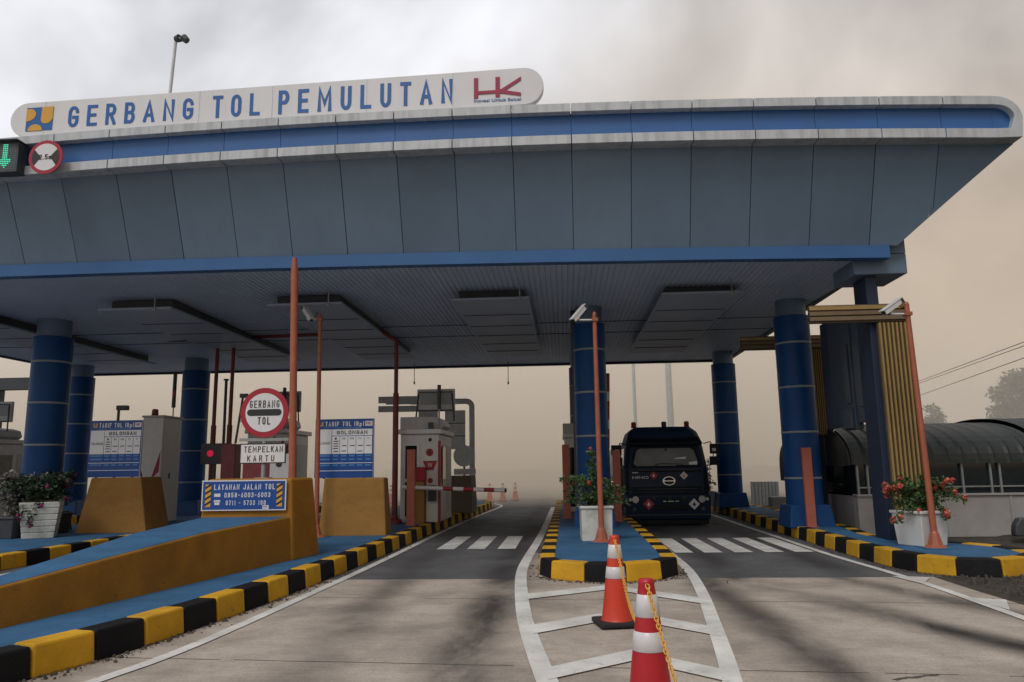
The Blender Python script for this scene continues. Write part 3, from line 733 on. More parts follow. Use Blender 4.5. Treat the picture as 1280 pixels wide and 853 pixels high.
# body behind: backing, sides, back slope, roof
bd = MB()
NX = 26
xs = [FXL + (FXR - FXL) * k / NX for k in range(NX + 1)]
xb = [XL + (6.2 - XL) * k / NX for k in range(NX + 1)]
prof = []
for x, x2 in zip(xs, xb):
    prof.append([(x2, YF + 0.05, beam_top(x2) + 0.05), (x, FY + 0.26, fz0(x) + 0.05), (x, FY + 0.26, fz1(x) - 0.03), (x, 29.0, fz1(x) - 0.03), (x, 29.0, fz0(x)), (x2, YB + 0.02, ZC + 0.17)])
vs = [p for r in prof for p in r]
for i in range(NX):
    o = i * 6
    for k, mt in ((0, 'seam'), (1, 'seam'), (2, 'roofgrey'), (3, 'fblue'), (4, 'soffit')):
        bd.add([vs[o + k], vs[o + k + 1], vs[o + 6 + k + 1], vs[o + 6 + k]], [(0, 1, 2, 3)], mt)
for r in (prof[0], prof[-1]):
    bd.add(r, [(0, 1, 2, 3, 4, 5)], 'soffit')
cpart(bd, 'roof')
# edge beam
bm_ = MB()
bx = [XL, -15, -12, -9, -6, -3, 0, 3, XR - 0.05]
for a, b in zip(bx[:-1], bx[1:]):
    bm_.hexa([(a, YF - 0.06, beam_low(a)), (b, YF - 0.06, beam_low(b)), (b, YF + 0.16, beam_low(b)), (a, YF + 0.16, beam_low(a))],
             [(a, YF - 0.06, beam_top(a)), (b, YF - 0.06, beam_top(b)), (b, YF + 0.16, beam_top(b)), (a, YF + 0.16, beam_top(a))], 'beamblue')
cpart(bm_, 'edge_beam')
bb = MB(); bb.box(XL, XR, YB - 0.06, YB + 0.10, ZC - 0.07, ZC + 0.2, 'plinth'); bb.box(XR - 0.10, XR + 0.04, YF + 0.2, YB - 0.07, ZC - 0.05, ZC + 0.16, 'plinth'); bb.box(XL - 0.04, XL + 0.1, YF + 0.2, YB - 0.07, ZC - 0.05, ZC + 0.16, 'plinth')
cpart(bb, 'eave_trim')
# ribbed ceiling
ce = MB(); x = XL + 0.1; st = 0.115
ys = (YF + 0.16, 20.0, YB - 0.06)
def cz_(x, y): return ZC + (beam_low(x) + 0.03 - ZC) * max(0, (20 - y) / (20 - YF))
while x < XR - 0.12:
    pr = [(x, 0.0), (x + 0.085, 0.0), (x + 0.092, 0.018), (x + st - 0.007, 0.018), (x + st, 0.0)]
    for j in range(2):
        vs = [(p, ys[j], cz_(p, ys[j]) + d) for p, d in pr] + [(p, ys[j + 1], cz_(p, ys[j + 1]) + d) for p, d in pr]
        ce.add(vs, [(k, k + 5, k + 6, k + 1) for k in range(4)], 'ceil')
    x += st
ce.box(XL + 0.1, XR - 0.1, 20.05, 20.09, ZC - 0.012, ZC + 0.02, 'seam'); ce.box(XL + 0.1, XR - 0.1, 21.75, 21.79, ZC - 0.012, ZC + 0.02, 'seam')
cpart(ce, 'ceiling', fix=False)
# hung ceiling panels
for cx, hw in ((3.02, 0.85), (-1.5, 0.84), (-5.6, 0.84), (-9.45, 0.84), (-14.4, 0.84)):
    p = MB()
    zt = 5.20
    p.box(cx - hw, cx + hw, 15.95, 24.35, zt, zt + 0.05, 'ceilpanel')
    for k in range(5):
        yy = 17.6 + k * 1.4
        p.box(cx - hw + 0.05, cx + hw - 0.05, yy, yy + 0.03, zt - 0.012, zt - 0.001, 'seam')
    p.box(cx - hw + 0.12, cx + hw - 0.12, 16.25, 24.1, zt + 0.051, ZC + 0.02, 'darksteel')  # dark box added for the shade in the gap above the panel
    cpart(p, 'ceiling_panel', 0.008, seg=1)
# columns
def column(x, y, r, y_down=0.25):
    c = MB()
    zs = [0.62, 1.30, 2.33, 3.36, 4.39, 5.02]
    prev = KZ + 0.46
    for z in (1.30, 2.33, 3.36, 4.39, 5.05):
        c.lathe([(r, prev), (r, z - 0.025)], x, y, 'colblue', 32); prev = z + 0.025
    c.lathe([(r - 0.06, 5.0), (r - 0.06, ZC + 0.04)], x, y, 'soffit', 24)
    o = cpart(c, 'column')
    for z in (1.30, 2.33, 3.36, 4.39):
        rg = MB()
        rg.lathe([(r - 0.03, z - 0.024), (r + 0.006, z - 0.024), (r + 0.006, z + 0.024), (r - 0.03, z + 0.024)], x, y, 'ring', 32)
        cpart(rg, 'joint_ring', parent=o)
    pl = MB(); pl.hexa([(x - r - .1, y - r - .1, KZ - 0.03), (x + r + .1, y - r - .1, KZ - 0.03), (x + r + .1, y + r + .1, KZ - 0.03), (x - r - .1, y + r + .1, KZ - 0.03)],
                       [(x - r - .03, y - r - .03, KZ + .47), (x + r + .03, y - r - .03, KZ + .47), (x + r + .03, y + r + .03, KZ + .47), (x - r - .03, y + r + .03, KZ + .47)], 'colblue')
    cpart(pl, 'plinth', 0.03, parent=o)
    if 0 < x < 1 and y < 20:
        dp = MB(); dp.tube([(x - r + 0.01, y + 0.30, KZ), (x - r + 0.01, y + 0.30, ZC)], 0.06, 'darksteel', 10)
        cpart(dp, 'downpipe', parent=o)
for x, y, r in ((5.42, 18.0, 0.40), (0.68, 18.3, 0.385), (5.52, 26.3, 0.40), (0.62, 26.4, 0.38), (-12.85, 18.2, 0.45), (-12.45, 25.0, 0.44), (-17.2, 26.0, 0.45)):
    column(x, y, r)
for px, py0, py1 in ((497, 456, 480), (518, 456, 478), (635, 455, 478)):
    a = at(px, py0, 27.4); b = MB(); a.z = ZC + 0.02; zl = at(px, py1, 27.4).z
    b.tube([a, (a.x, a.y, zl)], 0.012, 'cablemat', 6); b.lathe([(0.012, 0), (0.03, 0.02), (0.03, 0.09), (0.012, 0.11)], a.x, a.y, 'cablemat', 8, z0=zl - 0.08)
    cpart(b, 'hanging_cable')

# louvred portal frames on the right-hand island
def portal(name, y, label, xl, xr, xb, zt, zb):
    t = thing(name, label, 'portal frame', ((xl + xr) / 2, y, KZ), group='yellow louvred portals')
    o = Vector(t.location)
    def pp(mb, nm, **k):
        mb.v = [tuple(Vector(p) - o) for p in mb.v]; return mb.build(nm, t, **k)
    lv = MB(); lv.box(xl, xr, y + 0.05, y + 0.12, zb, zt, 'louvreback')
    n = 8; wdt = (xr - xl) / n
    for k in range(n):
        a = xl + k * wdt
        lv.box(a + 0.010, a + wdt * 0.60, y - 0.02, y + 0.05, zb, zt - 0.06, 'louvre')
    pp(lv, 'louvre_leg', bevel=0.004, seg=1)
    hb = MB()
    for k in range(3):
        hb.box(xb, xr - 0.02, y - 0.015, y + 0.11, zt + k * 0.10, zt + k * 0.10 + 0.075, 'louvre' if k == 2 else 'louvreshade')  # top slat keeps the bright yellow, lower slats are painted as shaded
    hb.box(xb, xr - 0.02, y + 0.02, y + 0.09, zt - 0.04, zt + 0.3, 'louvreback')
    pp(hb, 'louvre_beam', bevel=0.004, seg=1)
    return t, pp
t, pp = portal('portal_frame', 14.2, 'front yellow louvred portal with blue leg standing behind the red flower planter', 5.84, 6.44, 4.62, 4.22, KZ)
b = MB(); b.box(5.74, 5.95, 14.34, 14.95, KZ, 5.08, 'plinth'); b.box(5.955, 6.08, 14.345, 14.75, KZ, 0.95, 'plinth'); pp(b, 'leg', bevel=0.01)
b = MB(); b.box(5.5, 6.47, 14.22, 15.3, 5.09, 5.47, 'soffitdull'); b.box(5.5, 6.47, 14.22, 15.3, 5.478, 6.35, 'soffit'); pp(b, 'head_box', bevel=0.008, seg=1)
t, pp = portal('portal_frame', 18.75, 'rear yellow louvred portal half hidden by the blue column on the right island', 6.03, 6.40, 4.4, 4.42, 2.3)
b = MB(); b.box(6.05, 6.25, 18.9, 19.2, KZ, 4.7, 'plinth'); pp(b, 'leg', bevel=0.01)
t = thing('side_cladding', 'dark slate wall panels hung between the two yellow louvred portals', 'wall panel', (5.86, 16.5, 2.4))
b = MB(); b.box(-0.03, 0.13, -1.7, -0.95, 0.0, 2.3, 'cladding'); b.box(-0.06, 0.10, -0.91, -0.3, -0.12, 2.3, 'cladding'); b.box(-0.03, 0.08, -0.27, 0.35, -0.02, 2.3, 'cladding'); b.box(-0.02, 0.08, 0.38, 0.85, -0.04, 2.3, 'cladding')
b.build('wall_panel', t, 0.01)
b = MB(); b.box(-0.12, -0.061, -0.85, -0.4, -0.1, 0.3, 'cladding'); b.box(-0.10, -0.061, -0.8, -0.62, 0.4, 1.6, 'cladding'); b.box(-0.08, -0.031, -1.4, -1.2, 0.3, 1.5, 'cladding'); b.build('panel_stiffener', t, 0.01)
# beam at the far left end of the canopy
t = thing('portal_frame', 'grey steel beam and post beyond the leftmost blue column', 'portal frame', (-20, 27, 0), group='yellow louvred portals')
b = MB(); b.box(-3, 1.35, -0.15, 0.15, 4.75, 5.2, 'darksteel'); b.build('beam', t, 0.01)
b = MB(); b.box(-1.2, -0.9, -0.15, 0.15, 0, 4.75, 'darksteel'); b.build('leg', t, 0.01)

# ================================================================== MAIN SIGN ON THE ROOF EDGE
sg = thing('signboard', 'long white rounded signboard on the canopy roof with blue GERBANG TOL PEMULUTAN lettering', 'signboard', (-5.4, 13.2, 8.1))
SO = Vector(sg.location)
def sp(mb, name, **k):
    mb.v = [tuple(Vector(p) - SO) for p in mb.v]; return mb.build(name, sg, **k)
xa_, xb_ = -10.22, -0.57
def sz(x): return 8.415 + (x + 9.9) * 0.0235      # centre line of the board
pts = []
for k in range(17):
    t = math.pi / 2 + math.pi * k / 16
    pts.append((xa_ + 0.36 * math.cos(t), sz(xa_) + 0.355 * math.sin(t)))
for k in range(17):
    t = -math.pi / 2 + math.pi * k / 16
    pts.append((xb_ + 0.36 * math.cos(t), sz(xb_) + 0.37 * math.sin(t)))
b = MB(); b.prism(pts, 'y', 13.18, 13.34, 'signwhite'); sp(b, 'board', bevel=0.01)
b = MB()
for px in (57, 249, 340, 458, 566):
    p = at(px, 130, 13.175); b.box(p.x - 0.005, p.x + 0.005, 13.174, 13.179, sz(p.x) - 0.345, sz(p.x) + 0.345, 'signback')
sp(b, 'board_seam')
b = MB()
SY = 13.176
def spaced(mb, word, px0, px1, h, sw=.145):
    """one word along the rising centre line, letter by letter"""
    x0, x1 = at(px0, 130, SY).x, at(px1, 130, SY).x
    wt = lambda c: {'M': 1.3, 'N': 1.05, 'A': 1.1}.get(c, 1.0)
    gap = .82; u = (x1 - x0) / (sum(map(wt, word)) + gap * (len(word) - 1)); x = x0
    for c in word:
        ww = wt(c) * u; mb.strokes(c, x + ww / 2, sz(x + ww / 2), ww, h, SY, 'letterblue', sw, depth=.005); x += ww + gap * u
spaced(b, 'GERBANG', 87, 242, .43)
spaced(b, 'TOL', 266, 325, .45)
spaced(b, 'PEMULUTAN', 348, 566, .48)
sp(b, 'lettering', fix=False)
b = MB()
def zq(u, v): # square emblem, sheared a little as on the board
    x0 = at(33, 150, SY).x; x1 = at(66, 150, SY).x; s = x1 - x0
    return (x0 + u * s, sz(x0 + u * s) - 0.24 + v * 0.48)
def poly(mb, pl, y, mat, d=0.006): mb.prism([zq(*p) for p in pl], 'y', y - d, y, mat)
poly(b, [(0, 0), (1, 0), (1, 1), (0, 1)], SY, 'letterblue')
A = lambda cx, cy, r, a0, a1, ry=None: [(cx + r * math.cos(R(a0 + (a1 - a0) * k / 14)), cy + (ry or r) * math.sin(R(a0 + (a1 - a0) * k / 14))) for k in range(15)]
poly(b, A(0, 0.70, 0.36, -90, 56, 0.29) + [(0, 0.94)], SY - 0.006, 'signgold')
poly(b, [(0.58, 1.0), (1.0, 1.0), (1.0, 0.48)] + A(0.76, 0.45, 0.20, -10, -180, 0.17) , SY - 0.006, 'signgold')
poly(b, A(0.36, 0.0, 0.27, 0, 180), SY - 0.006, 'signgold')
sp(b, 'emblem')
b = MB()
def zl(px, py): p = at(px, py, SY); return (p.x, p.z)
def hk(u, v): return zl(580 + u / 11.64, 80 + v / 11.64)
for pl in ([(145, 213), (205, 211), (205, 503), (145, 507)], [(205, 402), (458, 386), (458, 430), (205, 446)], [(458, 196), (520, 193), (520, 483), (458, 487)],
           [(520, 372), (545, 368), (828, 188), (828, 238), (612, 378), (600, 388), (828, 420), (828, 466), (590, 434), (520, 428)]):
    b.prism([hk(*p) for p in pl], 'y', SY - 0.012, SY, 'maroon')
sp(b, 'logo')
b = MB(); c0 = Vector((*hk(145, 540),)); c1 = Vector((*hk(830, 505),))
b.text('Inovasi Untuk Solusi', (c0.x + c1.x) / 2, (c0.y + c1.y) / 2 - 0.005, c1.x - c0.x, 0.062, SY, 'letterblue', 0.012, 0.004)
sp(b, 'slogan', fix=False)
b = MB()
for x in (-9.6, -7.2, -4.8, -2.4, -0.9):
    b.tube([(x, 13.36, sz(x) + 0.1), (x, 14.2, fz1(x) - 0.05)], 0.03, 'darksteel', 8); b.box(x - 0.03, x + 0.03, 13.345, 13.40, sz(x) - 0.4, sz(x) + 0.3, 'darksteel')
sp(b, 'bracket')

# width limit sign and lane signal hung in front of the fascia
c = at(57, 196.5, 12.8); rr_ = 0.33
t = thing('width_limit_sign', 'round white 2.5m width limit sign with red rim fixed to the fascia', 'traffic sign', c)
b = MB(); b.disc(0, 0, rr_, 0, 0.02, 'signred'); b.disc(0, 0, rr_ * 0.80, -0.004, -0.001, 'signwhite'); b.build('sign_plate', t)
b = MB(); q = rr_ * 0.80
for s in (-1, 1):
    arcp = [(s * q * math.cos(R(a)), q * math.sin(R(a))) for a in range(-38, 39, 6)]
    b.prism([(s * 0.09, 0.0)] + arcp, 'y', -0.008, -0.005, 'black')
b.strokes('2.5m', 0.005, 0, 0.26, 0.10, -0.0085, 'black', .15, .35, .002)
b.build('symbol', t, fix=False)
b = MB(); b.box(-0.03, 0.03, 0.021, 0.26, -0.05, 0.02, 'steel'); b.box(-0.2, 0.2, 0.021, 0.04, -0.02, 0.02, 'steel'); b.build('bracket', t)
c0 = at(24, 177, 12.8); c1 = at(-12, 216, 12.8)
t = thing('lane_signal', 'black lane signal box showing a green down arrow beside the width sign', 'lane signal', ((c0.x + c1.x) / 2, 12.8, (c0.z + c1.z) / 2))
hw = (c0.x - c1.x) / 2; hh = (c0.z - c1.z) / 2
b = MB(); b.box(-hw, hw, 0, 0.25, -hh, hh, 'darksteel'); b.box(-hw - 0.01, hw + 0.03, -0.1, 0.24, hh, hh + 0.02, 'darksteel'); b.build('housing', t, 0.01)
b = MB()
for i in range(13):
    for j in range(14):
        u = (i - 6) / 6; v = (j - 6.5) / 6.5
        lit = (abs(u) < 0.22 and v > -0.2) or (v <= -0.1 and abs(u) < (v + 1.0) * 0.85)
        b.disc(u * hw * 0.8, v * hh * 0.8, 0.013, -0.004, 0.0, 'ledgreen' if lit else 'leddim', 8)
b.build('led_matrix', t)
b = MB(); b.box(-0.05, 0.05, 0.25, 0.42, -0.05, 0.05, 'steel'); b.build('bracket', t)

# camera mast on the roof
m0 = at(211, 118, 14.6); m1 = at(220, 48, 14.6)
t = thing('camera_mast', 'thin grey mast with a small camera standing on the canopy roof', 'camera mast', (m0.x, 14.6, m0.z - 0.6))
b = MB(); b.tube([(0, 0, 0), (m1.x - m0.x, 0, m1.z - m0.z + 0.6)], 0.034, 'signback', 10); b.build('mast', t)
b = MB(); e = Vector((m1.x - m0.x, 0, m1.z - m0.z + 0.6))
b.tube([e + Vector((0, 0, -0.03)), e + Vector((0.10, -0.03, -0.02))], [0.07, 0.085], 'darksteel', 10); b.tube([e + Vector((0.10, -0.03, -0.04)), e + Vector((0.19, -0.04, -0.04))], 0.035, 'steel', 8)
b.tube([e + Vector((0.19, -0.04, -0.02)), e + Vector((0.27, -0.04, -0.10))], [0.085, 0.07], 'darksteel', 12); b.build('camera', t)

# ================================================================== CRASH BARRIER AND PLINTHS ON THE LEFT ISLANDS
t = thing('crash_barrier', 'long ochre concrete crash barrier with sloping blue top on the left island', 'barrier', (-4.6, 11.9, KZ))
def local(mb, par):
    o = Vector(par.location); mb.v = [tuple(Vector(p) - o) for p in mb.v]; return mb
b = MB()
PR = [(4.3, 0.32), (5.5, 0.49), (6.8, 0.61), (8.5, 0.74), (9.75, 0.835), (11.9, 0.905)]
def bx_r(y): return -4.30 - 0.16 * (11.9 - y)
def bx_l(y): return min(-5.72 + 0.05 * (11.9 - y), bx_r(y) - .12)
for (ya, za), (yb, zb) in zip(PR[:-1], PR[1:]):
    b.add([(bx_l(ya), ya, KZ - .02), (bx_r(ya) + .05, ya, KZ - .02), (bx_r(yb) + .05, yb, KZ - .02), (bx_l(yb), yb, KZ - .02), (bx_l(ya), ya, za), (bx_r(ya), ya, za), (bx_r(yb), yb, zb), (bx_l(yb), yb, zb)],
          [(4, 5, 6, 7), (1, 2, 6, 5), (3, 0, 4, 7), (3, 2, 1, 0)], 'ochre')
ya, za = PR[0]; b.add([(bx_l(ya), ya, KZ - .02), (bx_r(ya) + .05, ya, KZ - .02), (bx_r(ya), ya, za), (bx_l(ya), ya, za)], [(0, 1, 2, 3)], 'ochre')
local(b, t).build('body', t, 0.02)
b = MB()
for (ya, za), (yb, zb) in zip(PR[:-1], PR[1:]):
    b.add([(bx_l(ya) + .03, ya, za + .004), (bx_r(ya) - .03, ya, za + .004), (bx_r(yb) - .03, yb, zb + .004), (bx_l(yb) + .03, yb, zb + .004)], [(0, 1, 2, 3)], 'bluefloor')
local(b, t).build('painted_top', t)
b = MB()
b.hexa([(-5.84, 11.88, KZ - .02), (-4.22, 11.88, KZ - .02), (-4.06, 12.7, KZ - .02), (-5.75, 12.7, KZ - .02)],
       [(-5.66, 11.93, 1.50), (-4.30, 11.93, 1.50), (-4.17, 12.6, 1.50), (-5.55, 12.6, 1.50)], 'ochre')
local(b, t).build('end_block', t, 0.035)

def sign_root(name, label, cat, loc, rz=0.0): return thing(name, label, cat, loc, rz)
# service number plate on the barrier
t = sign_root('service_sign', 'blue LAYANAN JALAN TOL phone number plate on the end of the ochre barrier', 'sign', (-5.035, 11.862, 1.245))
b = MB(); W2, H2 = 0.68, 0.235
b.box(-W2, W2, 0, 0.02, -H2, H2, 'signwhite'); b.box(-W2 + .018, W2 - .018, -0.003, -0.0005, -H2 + .018, H2 - .018, 'signblue'); b.build('plate', t)
b = MB()
b.strokes('LAYANAN JALAN TOL', 0.01, 0.13, 0.98, 0.085, -0.0035, 'signwhite', .145, .55, .002)
b.strokes('0858-6003-6003', 0.06, 0.005, 0.74, 0.075, -0.0035, 'signwhite', .15, .5, .002)
b.strokes('0711 - 5733 100', 0.04, -0.115, 0.64, 0.072, -0.0035, 'signwhite', .145, .6, .002)
b.build('lettering', t, fix=False)
for s in (-1, 1):
    b = MB(); x0 = s * 0.575
    b.box(x0 - .045, x0 + .045, -0.006, -0.0035, -0.175, 0.175, 'signgold')
    for k in range(4):
        zz = -0.165 + k * 0.088
        b.add([(x0 - .045, -0.0075, zz), (x0 + .045, -0.0075, zz + .055), (x0 + .045, -0.0075, zz + .092), (x0 - .045, -0.0075, zz + .037)], [(0, 1, 2, 3)], 'black')
    b.build('stripe_panel', t)
b = MB()
b.box(-0.475, -0.375, -0.006, -0.0035, -0.02, 0.03, 'signwhite')                 # message icon
b.box(-0.465, -0.385, -0.006, -0.0035, -0.145, -0.105, 'signwhite'); b.prism([(-0.48, -0.10), (-0.47, -0.07), (-0.38, -0.07), (-0.37, -0.10), (-0.40, -0.095), (-0.45, -0.095)], 'y', -0.006, -0.0035, 'signwhite')
b.box(0.31, 0.41, -0.006, -0.0035, -0.215, -0.155, 'signwhite'); b.text('HK', 0.36, -0.18, 0.07, 0.035, -0.0062, 'maroon', 0.01, 0.001)
b.build('icon', t)

# round toll gate sign with its plate
t = sign_root('toll_gate_sign', 'round red-rimmed GERBANG TOL sign above a TEMPELKAN KARTU plate behind the barrier', 'traffic sign', (-4.99, 12.45, 1.5))
b = MB(); b.tube([(0, 0.06, 0), (0, 0.06, 1.45)], 0.04, 'steel', 12); b.box(-.12, .12, -.04, .16, -0.01, .012, 'steel'); b.build('post', t)
b = MB(); b.disc(0, 1.085, 0.415, 0, 0.02, 'signred'); b.disc(0, 1.085, 0.325, -0.004, -0.001, 'signwhite'); b.build('disc', t)
b = MB(); bar = [(0.24 + .055 * math.cos(R(a)), 1.085 + .055 * math.sin(R(a))) for a in range(-90, 91, 15)] + [(-0.24 + .055 * math.cos(R(a)), 1.085 + .055 * math.sin(R(a))) for a in range(90, 271, 15)]
b.prism(bar, 'y', -0.008, -0.005, 'black')
b.strokes('GERBANG', 0.0, 1.225, 0.51, 0.125, -0.005, 'black', .125, .5, .002); b.strokes('TOL', 0, 0.945, 0.22, 0.125, -0.005, 'black', .15, .5, .002); b.build('lettering', t, fix=False)
b = MB(); b.box(-.39, .39, 0, .015, .24, .57, 'black'); b.box(-.372, .372, -.004, -.0005, .258, .552, 'signwhite')
b.build('plate', t)
b = MB(); b.strokes('TEMPELKAN', 0.01, .475, .66, .10, -.0045, 'black', .14, .45, .002); b.strokes('KARTU', -.03, .325, .46, .10, -.0045, 'black', .14, .9, .002); b.build('plate_lettering', t, fix=False)
b = MB(); b.box(-.42, .42, .021, .045, .61, .66, 'steel'); b.box(-.42, .42, .021, .045, .93, .98, 'steel'); b.build('crossbar', t)

# tall orange post reaching the edge beam
t = thing('height_post', 'tall thick orange post rising from the barrier end to the canopy edge beam', 'post', (-4.42, 12.3, 1.48))
b = MB(); b.tube([(0, 0, 0), (-0.085, 0, 3.55)], 0.060, 'orangepole', 14); b.tube([(-0.085, 0, 3.55), (-0.09, 0, 3.72)], [0.05, 0.042], 'orangepole', 12); b.build('shaft', t)
b = MB(); b.box(-.12, .12, -.12, .12, -.012, .012, 'orangepole'); b.build('base_plate', t)

def pedestal(label, loc, wb, wt, h, d, rz, mat):
    t = thing('concrete_plinth', label, 'plinth', loc, rz)
    b = MB(); b.hexa([(-wb / 2, 0, -.02), (wb / 2, 0, -.02), (wb / 2, d, -.02), (-wb / 2, d, -.02)], [(-wt / 2, .08, h), (wt / 2, .08, h), (wt / 2, d - .08, h), (-wt / 2, d - .08, h)], mat)
    b.build('plinth_body', t, 0.03); return t
pedestal('ochre plinth under the tariff board right of the orange posts', (-4.50, 16.2, KZ), 1.46, 1.30, 1.2, 0.55, 0, 'ochre_dull')
pedestal('tan plinth under the leftmost tariff board near the purple flowers', (-10.58, 17.5, KZ), 1.72, 1.22, 1.27, 1.1, 0, 'ochre_dull')
pedestal('weathered grey plinth behind the striped barrier arm', (-3.36, 24.3, KZ), 0.86, 0.78, 1.15, 1.5, 0, 'oldplinth')

def tariff(label, loc, wd, ht):
    t = thing('tariff_board', label, 'tariff board', loc)
    b = MB(); b.box(0, wd, 0, .03, 0, ht, 'signblue'); b.box(wd - .012, wd + .006, -.004, .034, 0, ht, 'steel'); b.build('panel', t)
    top = ht
    b = MB(); y = -.003
    # white table cells
    zc0, zc1 = ht * .405, ht * .825
    xl = wd * .285
    b.box(wd * .02, xl - .008, y, -.0005, zc0, zc1, 'cellgrey')
    b.box(xl + .002, wd * .975, y, -.0005, ht * .715, zc1, 'cellgrey')
    cw = (wd * .975 - xl) / 5
    for k in range(5): b.box(xl + k * cw + .005, xl + (k + 1) * cw - .005, y, -.0005, zc0, ht * .705, 'cellgrey')
    for f in (.245, .115): b.box(wd * .01, wd * .98, y, -.0005, ht * f, ht * f + .012, 'cellgrey')
    b.build('table_cell', t)
    b = MB()
    b.strokes('TARIF TOL (Rp)', wd * .50, ht * .915, wd * .66, ht * .080, y, 'signwhite', .17, .4, .002)
    b.strokes('GOLONGAN', wd * .63, ht * .768, wd * .52, ht * .066, y, 'black', .2, .35, .002)
    b.strokes('TUJUAN', wd * .15, ht * .59, wd * .22, ht * .045, y, 'black', .16, .35, .002)
    for k, s in enumerate(('I', 'II', 'III', 'IV', 'V')): b.text(s, xl + (k + .5) * cw, ht * .665, cw * (.12 + .1 * len(s)), ht * .035, y, 'black', .0, .002)
    rows = ((.61, .57, .53, .49, .44), (.535, .445), (.535,), (.535, .44), (.535,))
    for k, zs in enumerate(rows):
        for i, f in enumerate(zs):
            u0 = xl + k * cw + cw * (.15 if len(zs) > 1 and i % 2 else .2); b.add([(u0, y - .002, ht * f), (u0 + cw * .62, y - .002, ht * f), (u0 + cw * .70, y - .002, ht * (f + .016)), (u0 + cw * .1, y - .002, ht * (f + .014))], [(0, 1, 2, 3)], 'black')
    for r_, f in enumerate((.36, .30, .20)):
        b.box(wd * .04, wd * .26, y, -.0005, ht * f, ht * (f + .028), 'midblue')
        for k in range(5): b.box(xl + k * cw + cw * .16, xl + k * cw + cw * .84, y, -.0005, ht * f, ht * (f + .024), 'midblue')
    b.box(wd * .14, wd * .80, y, -.0005, ht * .845, ht * .856, 'midblue')
    b.build('lettering', t, fix=False)
    b = MB(); b.box(wd * .06, wd * .135, y, -.0005, ht * .88, ht * .955, 'signgold'); b.box(wd * .085, wd * .11, y - .003, y - .0005, ht * .90, ht * .955, 'letterblue'); b.build('emblem', t)
    b = MB(); b.box(wd * .85, wd * .975, y, -.0005, ht * .875, ht * .96, 'signwhite'); b.text('HK', wd * .91, ht * .925, wd * .085, ht * .045, y, 'maroon', .015, .002); b.build('logo', t)
    b = MB()
    for x in (.2, wd - .2): b.box(x - .02, x + .02, .031, .07, -.02, ht * .9, 'darksteel'); b.tube([(x, .07, ht * .5), (x, .45, 0.01)], .018, 'darksteel', 6)
    b.build('stand', t)
    return t
tariff('blue and white tariff board on the ochre plinth, crossed by a thin orange pole', (-5.38, 16.3, 1.455), 1.29, 1.26)
tariff('blue and white tariff board beside the tall white cabinet', (-11.33, 17.62, 1.53), 1.30, 1.34)

# ================================================================== CAMERA POLES
def cam_pole(label, base, top, nose, tail):
    t = thing('camera_pole', label, 'camera pole', base, group='orange camera poles')
    B = Vector(base); T = Vector(top) - B; n_, tl = Vector(nose) - B, Vector(tail) - B
    b = MB(); b.tube([(0, 0, 0.0), (T.x, T.y, T.z)], [0.052, 0.040], 'orangepole', 14); b.tube([(T.x, T.y, T.z), (T.x, T.y, T.z + .05)], [0.044, 0.02], 'orangepole', 10); b.build('pole', t)
    b = MB(); b.lathe([(0.19, 0.0), (0.18, 0.012), (0.12, 0.05), (0.066, 0.24), (0.055, 0.26)], 0, 0, 'orangepole', 8, smooth=False); b.build('base_flare', t)
    b = MB(); b.box(-.24, .24, -.24, .24, 0.002, 0.010, 'bluefloor'); b.build('base_plate', t)
    d = (n_ - tl); ln = d.length; d.normalize(); sgn = 1 if T.x > tl.x else -1
    mid = (n_ + tl) / 2; az = T.z - 0.09
    bk = MB(); zarm = min(az, mid.z - 0.12)
    bk.tube([(T.x, T.y, zarm), (mid.x + .02 * sgn, mid.y, zarm)], .018, 'camwhite', 8); bk.tube([(mid.x, mid.y, zarm - .01), (mid.x, mid.y, mid.z - .03)], .022, 'camwhite', 8)
    bk.box(T.x - .06, T.x + .06, T.y - .06, T.y + .06, zarm - .03, zarm + .03, 'orangepole'); bk.build('bracket', t)
    cmb = MB()
    side = d.cross(Vector((0, 0, 1))).normalized(); upv = side.cross(d)
    def bx(a0, a1, hw, z0, z1, mat):
        vs = []
        for zz in (z0, z1):
            for (aa, ss) in ((a0, -1), (a1, -1), (a1, 1), (a0, 1)): vs.append(tl + d * aa + side * hw * ss + upv * zz)
        cmb.hexa(vs[:4], vs[4:], mat)
    bx(0.02, ln * .93, .050, -.045, .035, 'camwhite'); bx(-.02, ln, .062, .037, .052, 'camwhite'); bx(-.03, .03, .055, -.055, .036, 'darksteel'); bx(ln * .93, ln * .94, .042, -.038, .03, 'black')
    c = cmb.build('camera', t, 0.008)
    cb = MB(); cb.tube(smooth_path([tl + Vector((0, 0, -.03)), tl + Vector((.05 * sgn, 0, -.13)), Vector((T.x - .11 * sgn, T.y, T.z - .02)), Vector((T.x - .07 * sgn, T.y, T.z + .07)), Vector((T.x, T.y, T.z + .02))], 5), .009, 'cablemat', 6); cb.build('cable', c)
    return t
cam_pole('orange camera pole in front of the white planter on the right island', (5.93, 13.04, KZ), (5.86, 13.04, 4.25), (5.41, 12.95, 4.09), (5.78, 13.08, 4.33))
cam_pole('orange camera pole in front of the stained planter on the middle island', (0.65, 14.4, KZ), (0.65, 14.4, 4.50), (0.22, 14.3, 4.36), (0.47, 14.45, 4.67))
cam_pole('thin orange camera pole in front of the tariff board on the left island', (-5.15, 15.85, KZ), (-5.20, 15.85, 4.93), (-5.34, 15.75, 4.80), (-5.58, 15.9, 5.12))
t = thing('camera_pole', 'small dark camera on a short pole behind the leftmost tariff board', 'camera pole', (-12.2, 19.0, KZ))
p = at(148, 520, 19.0)
b = MB(); b.tube([(p.x + 12.2, 0, 0), (p.x + 12.2, 0, 3.05)], .035, 'darksteel', 8); b.build('pole', t)
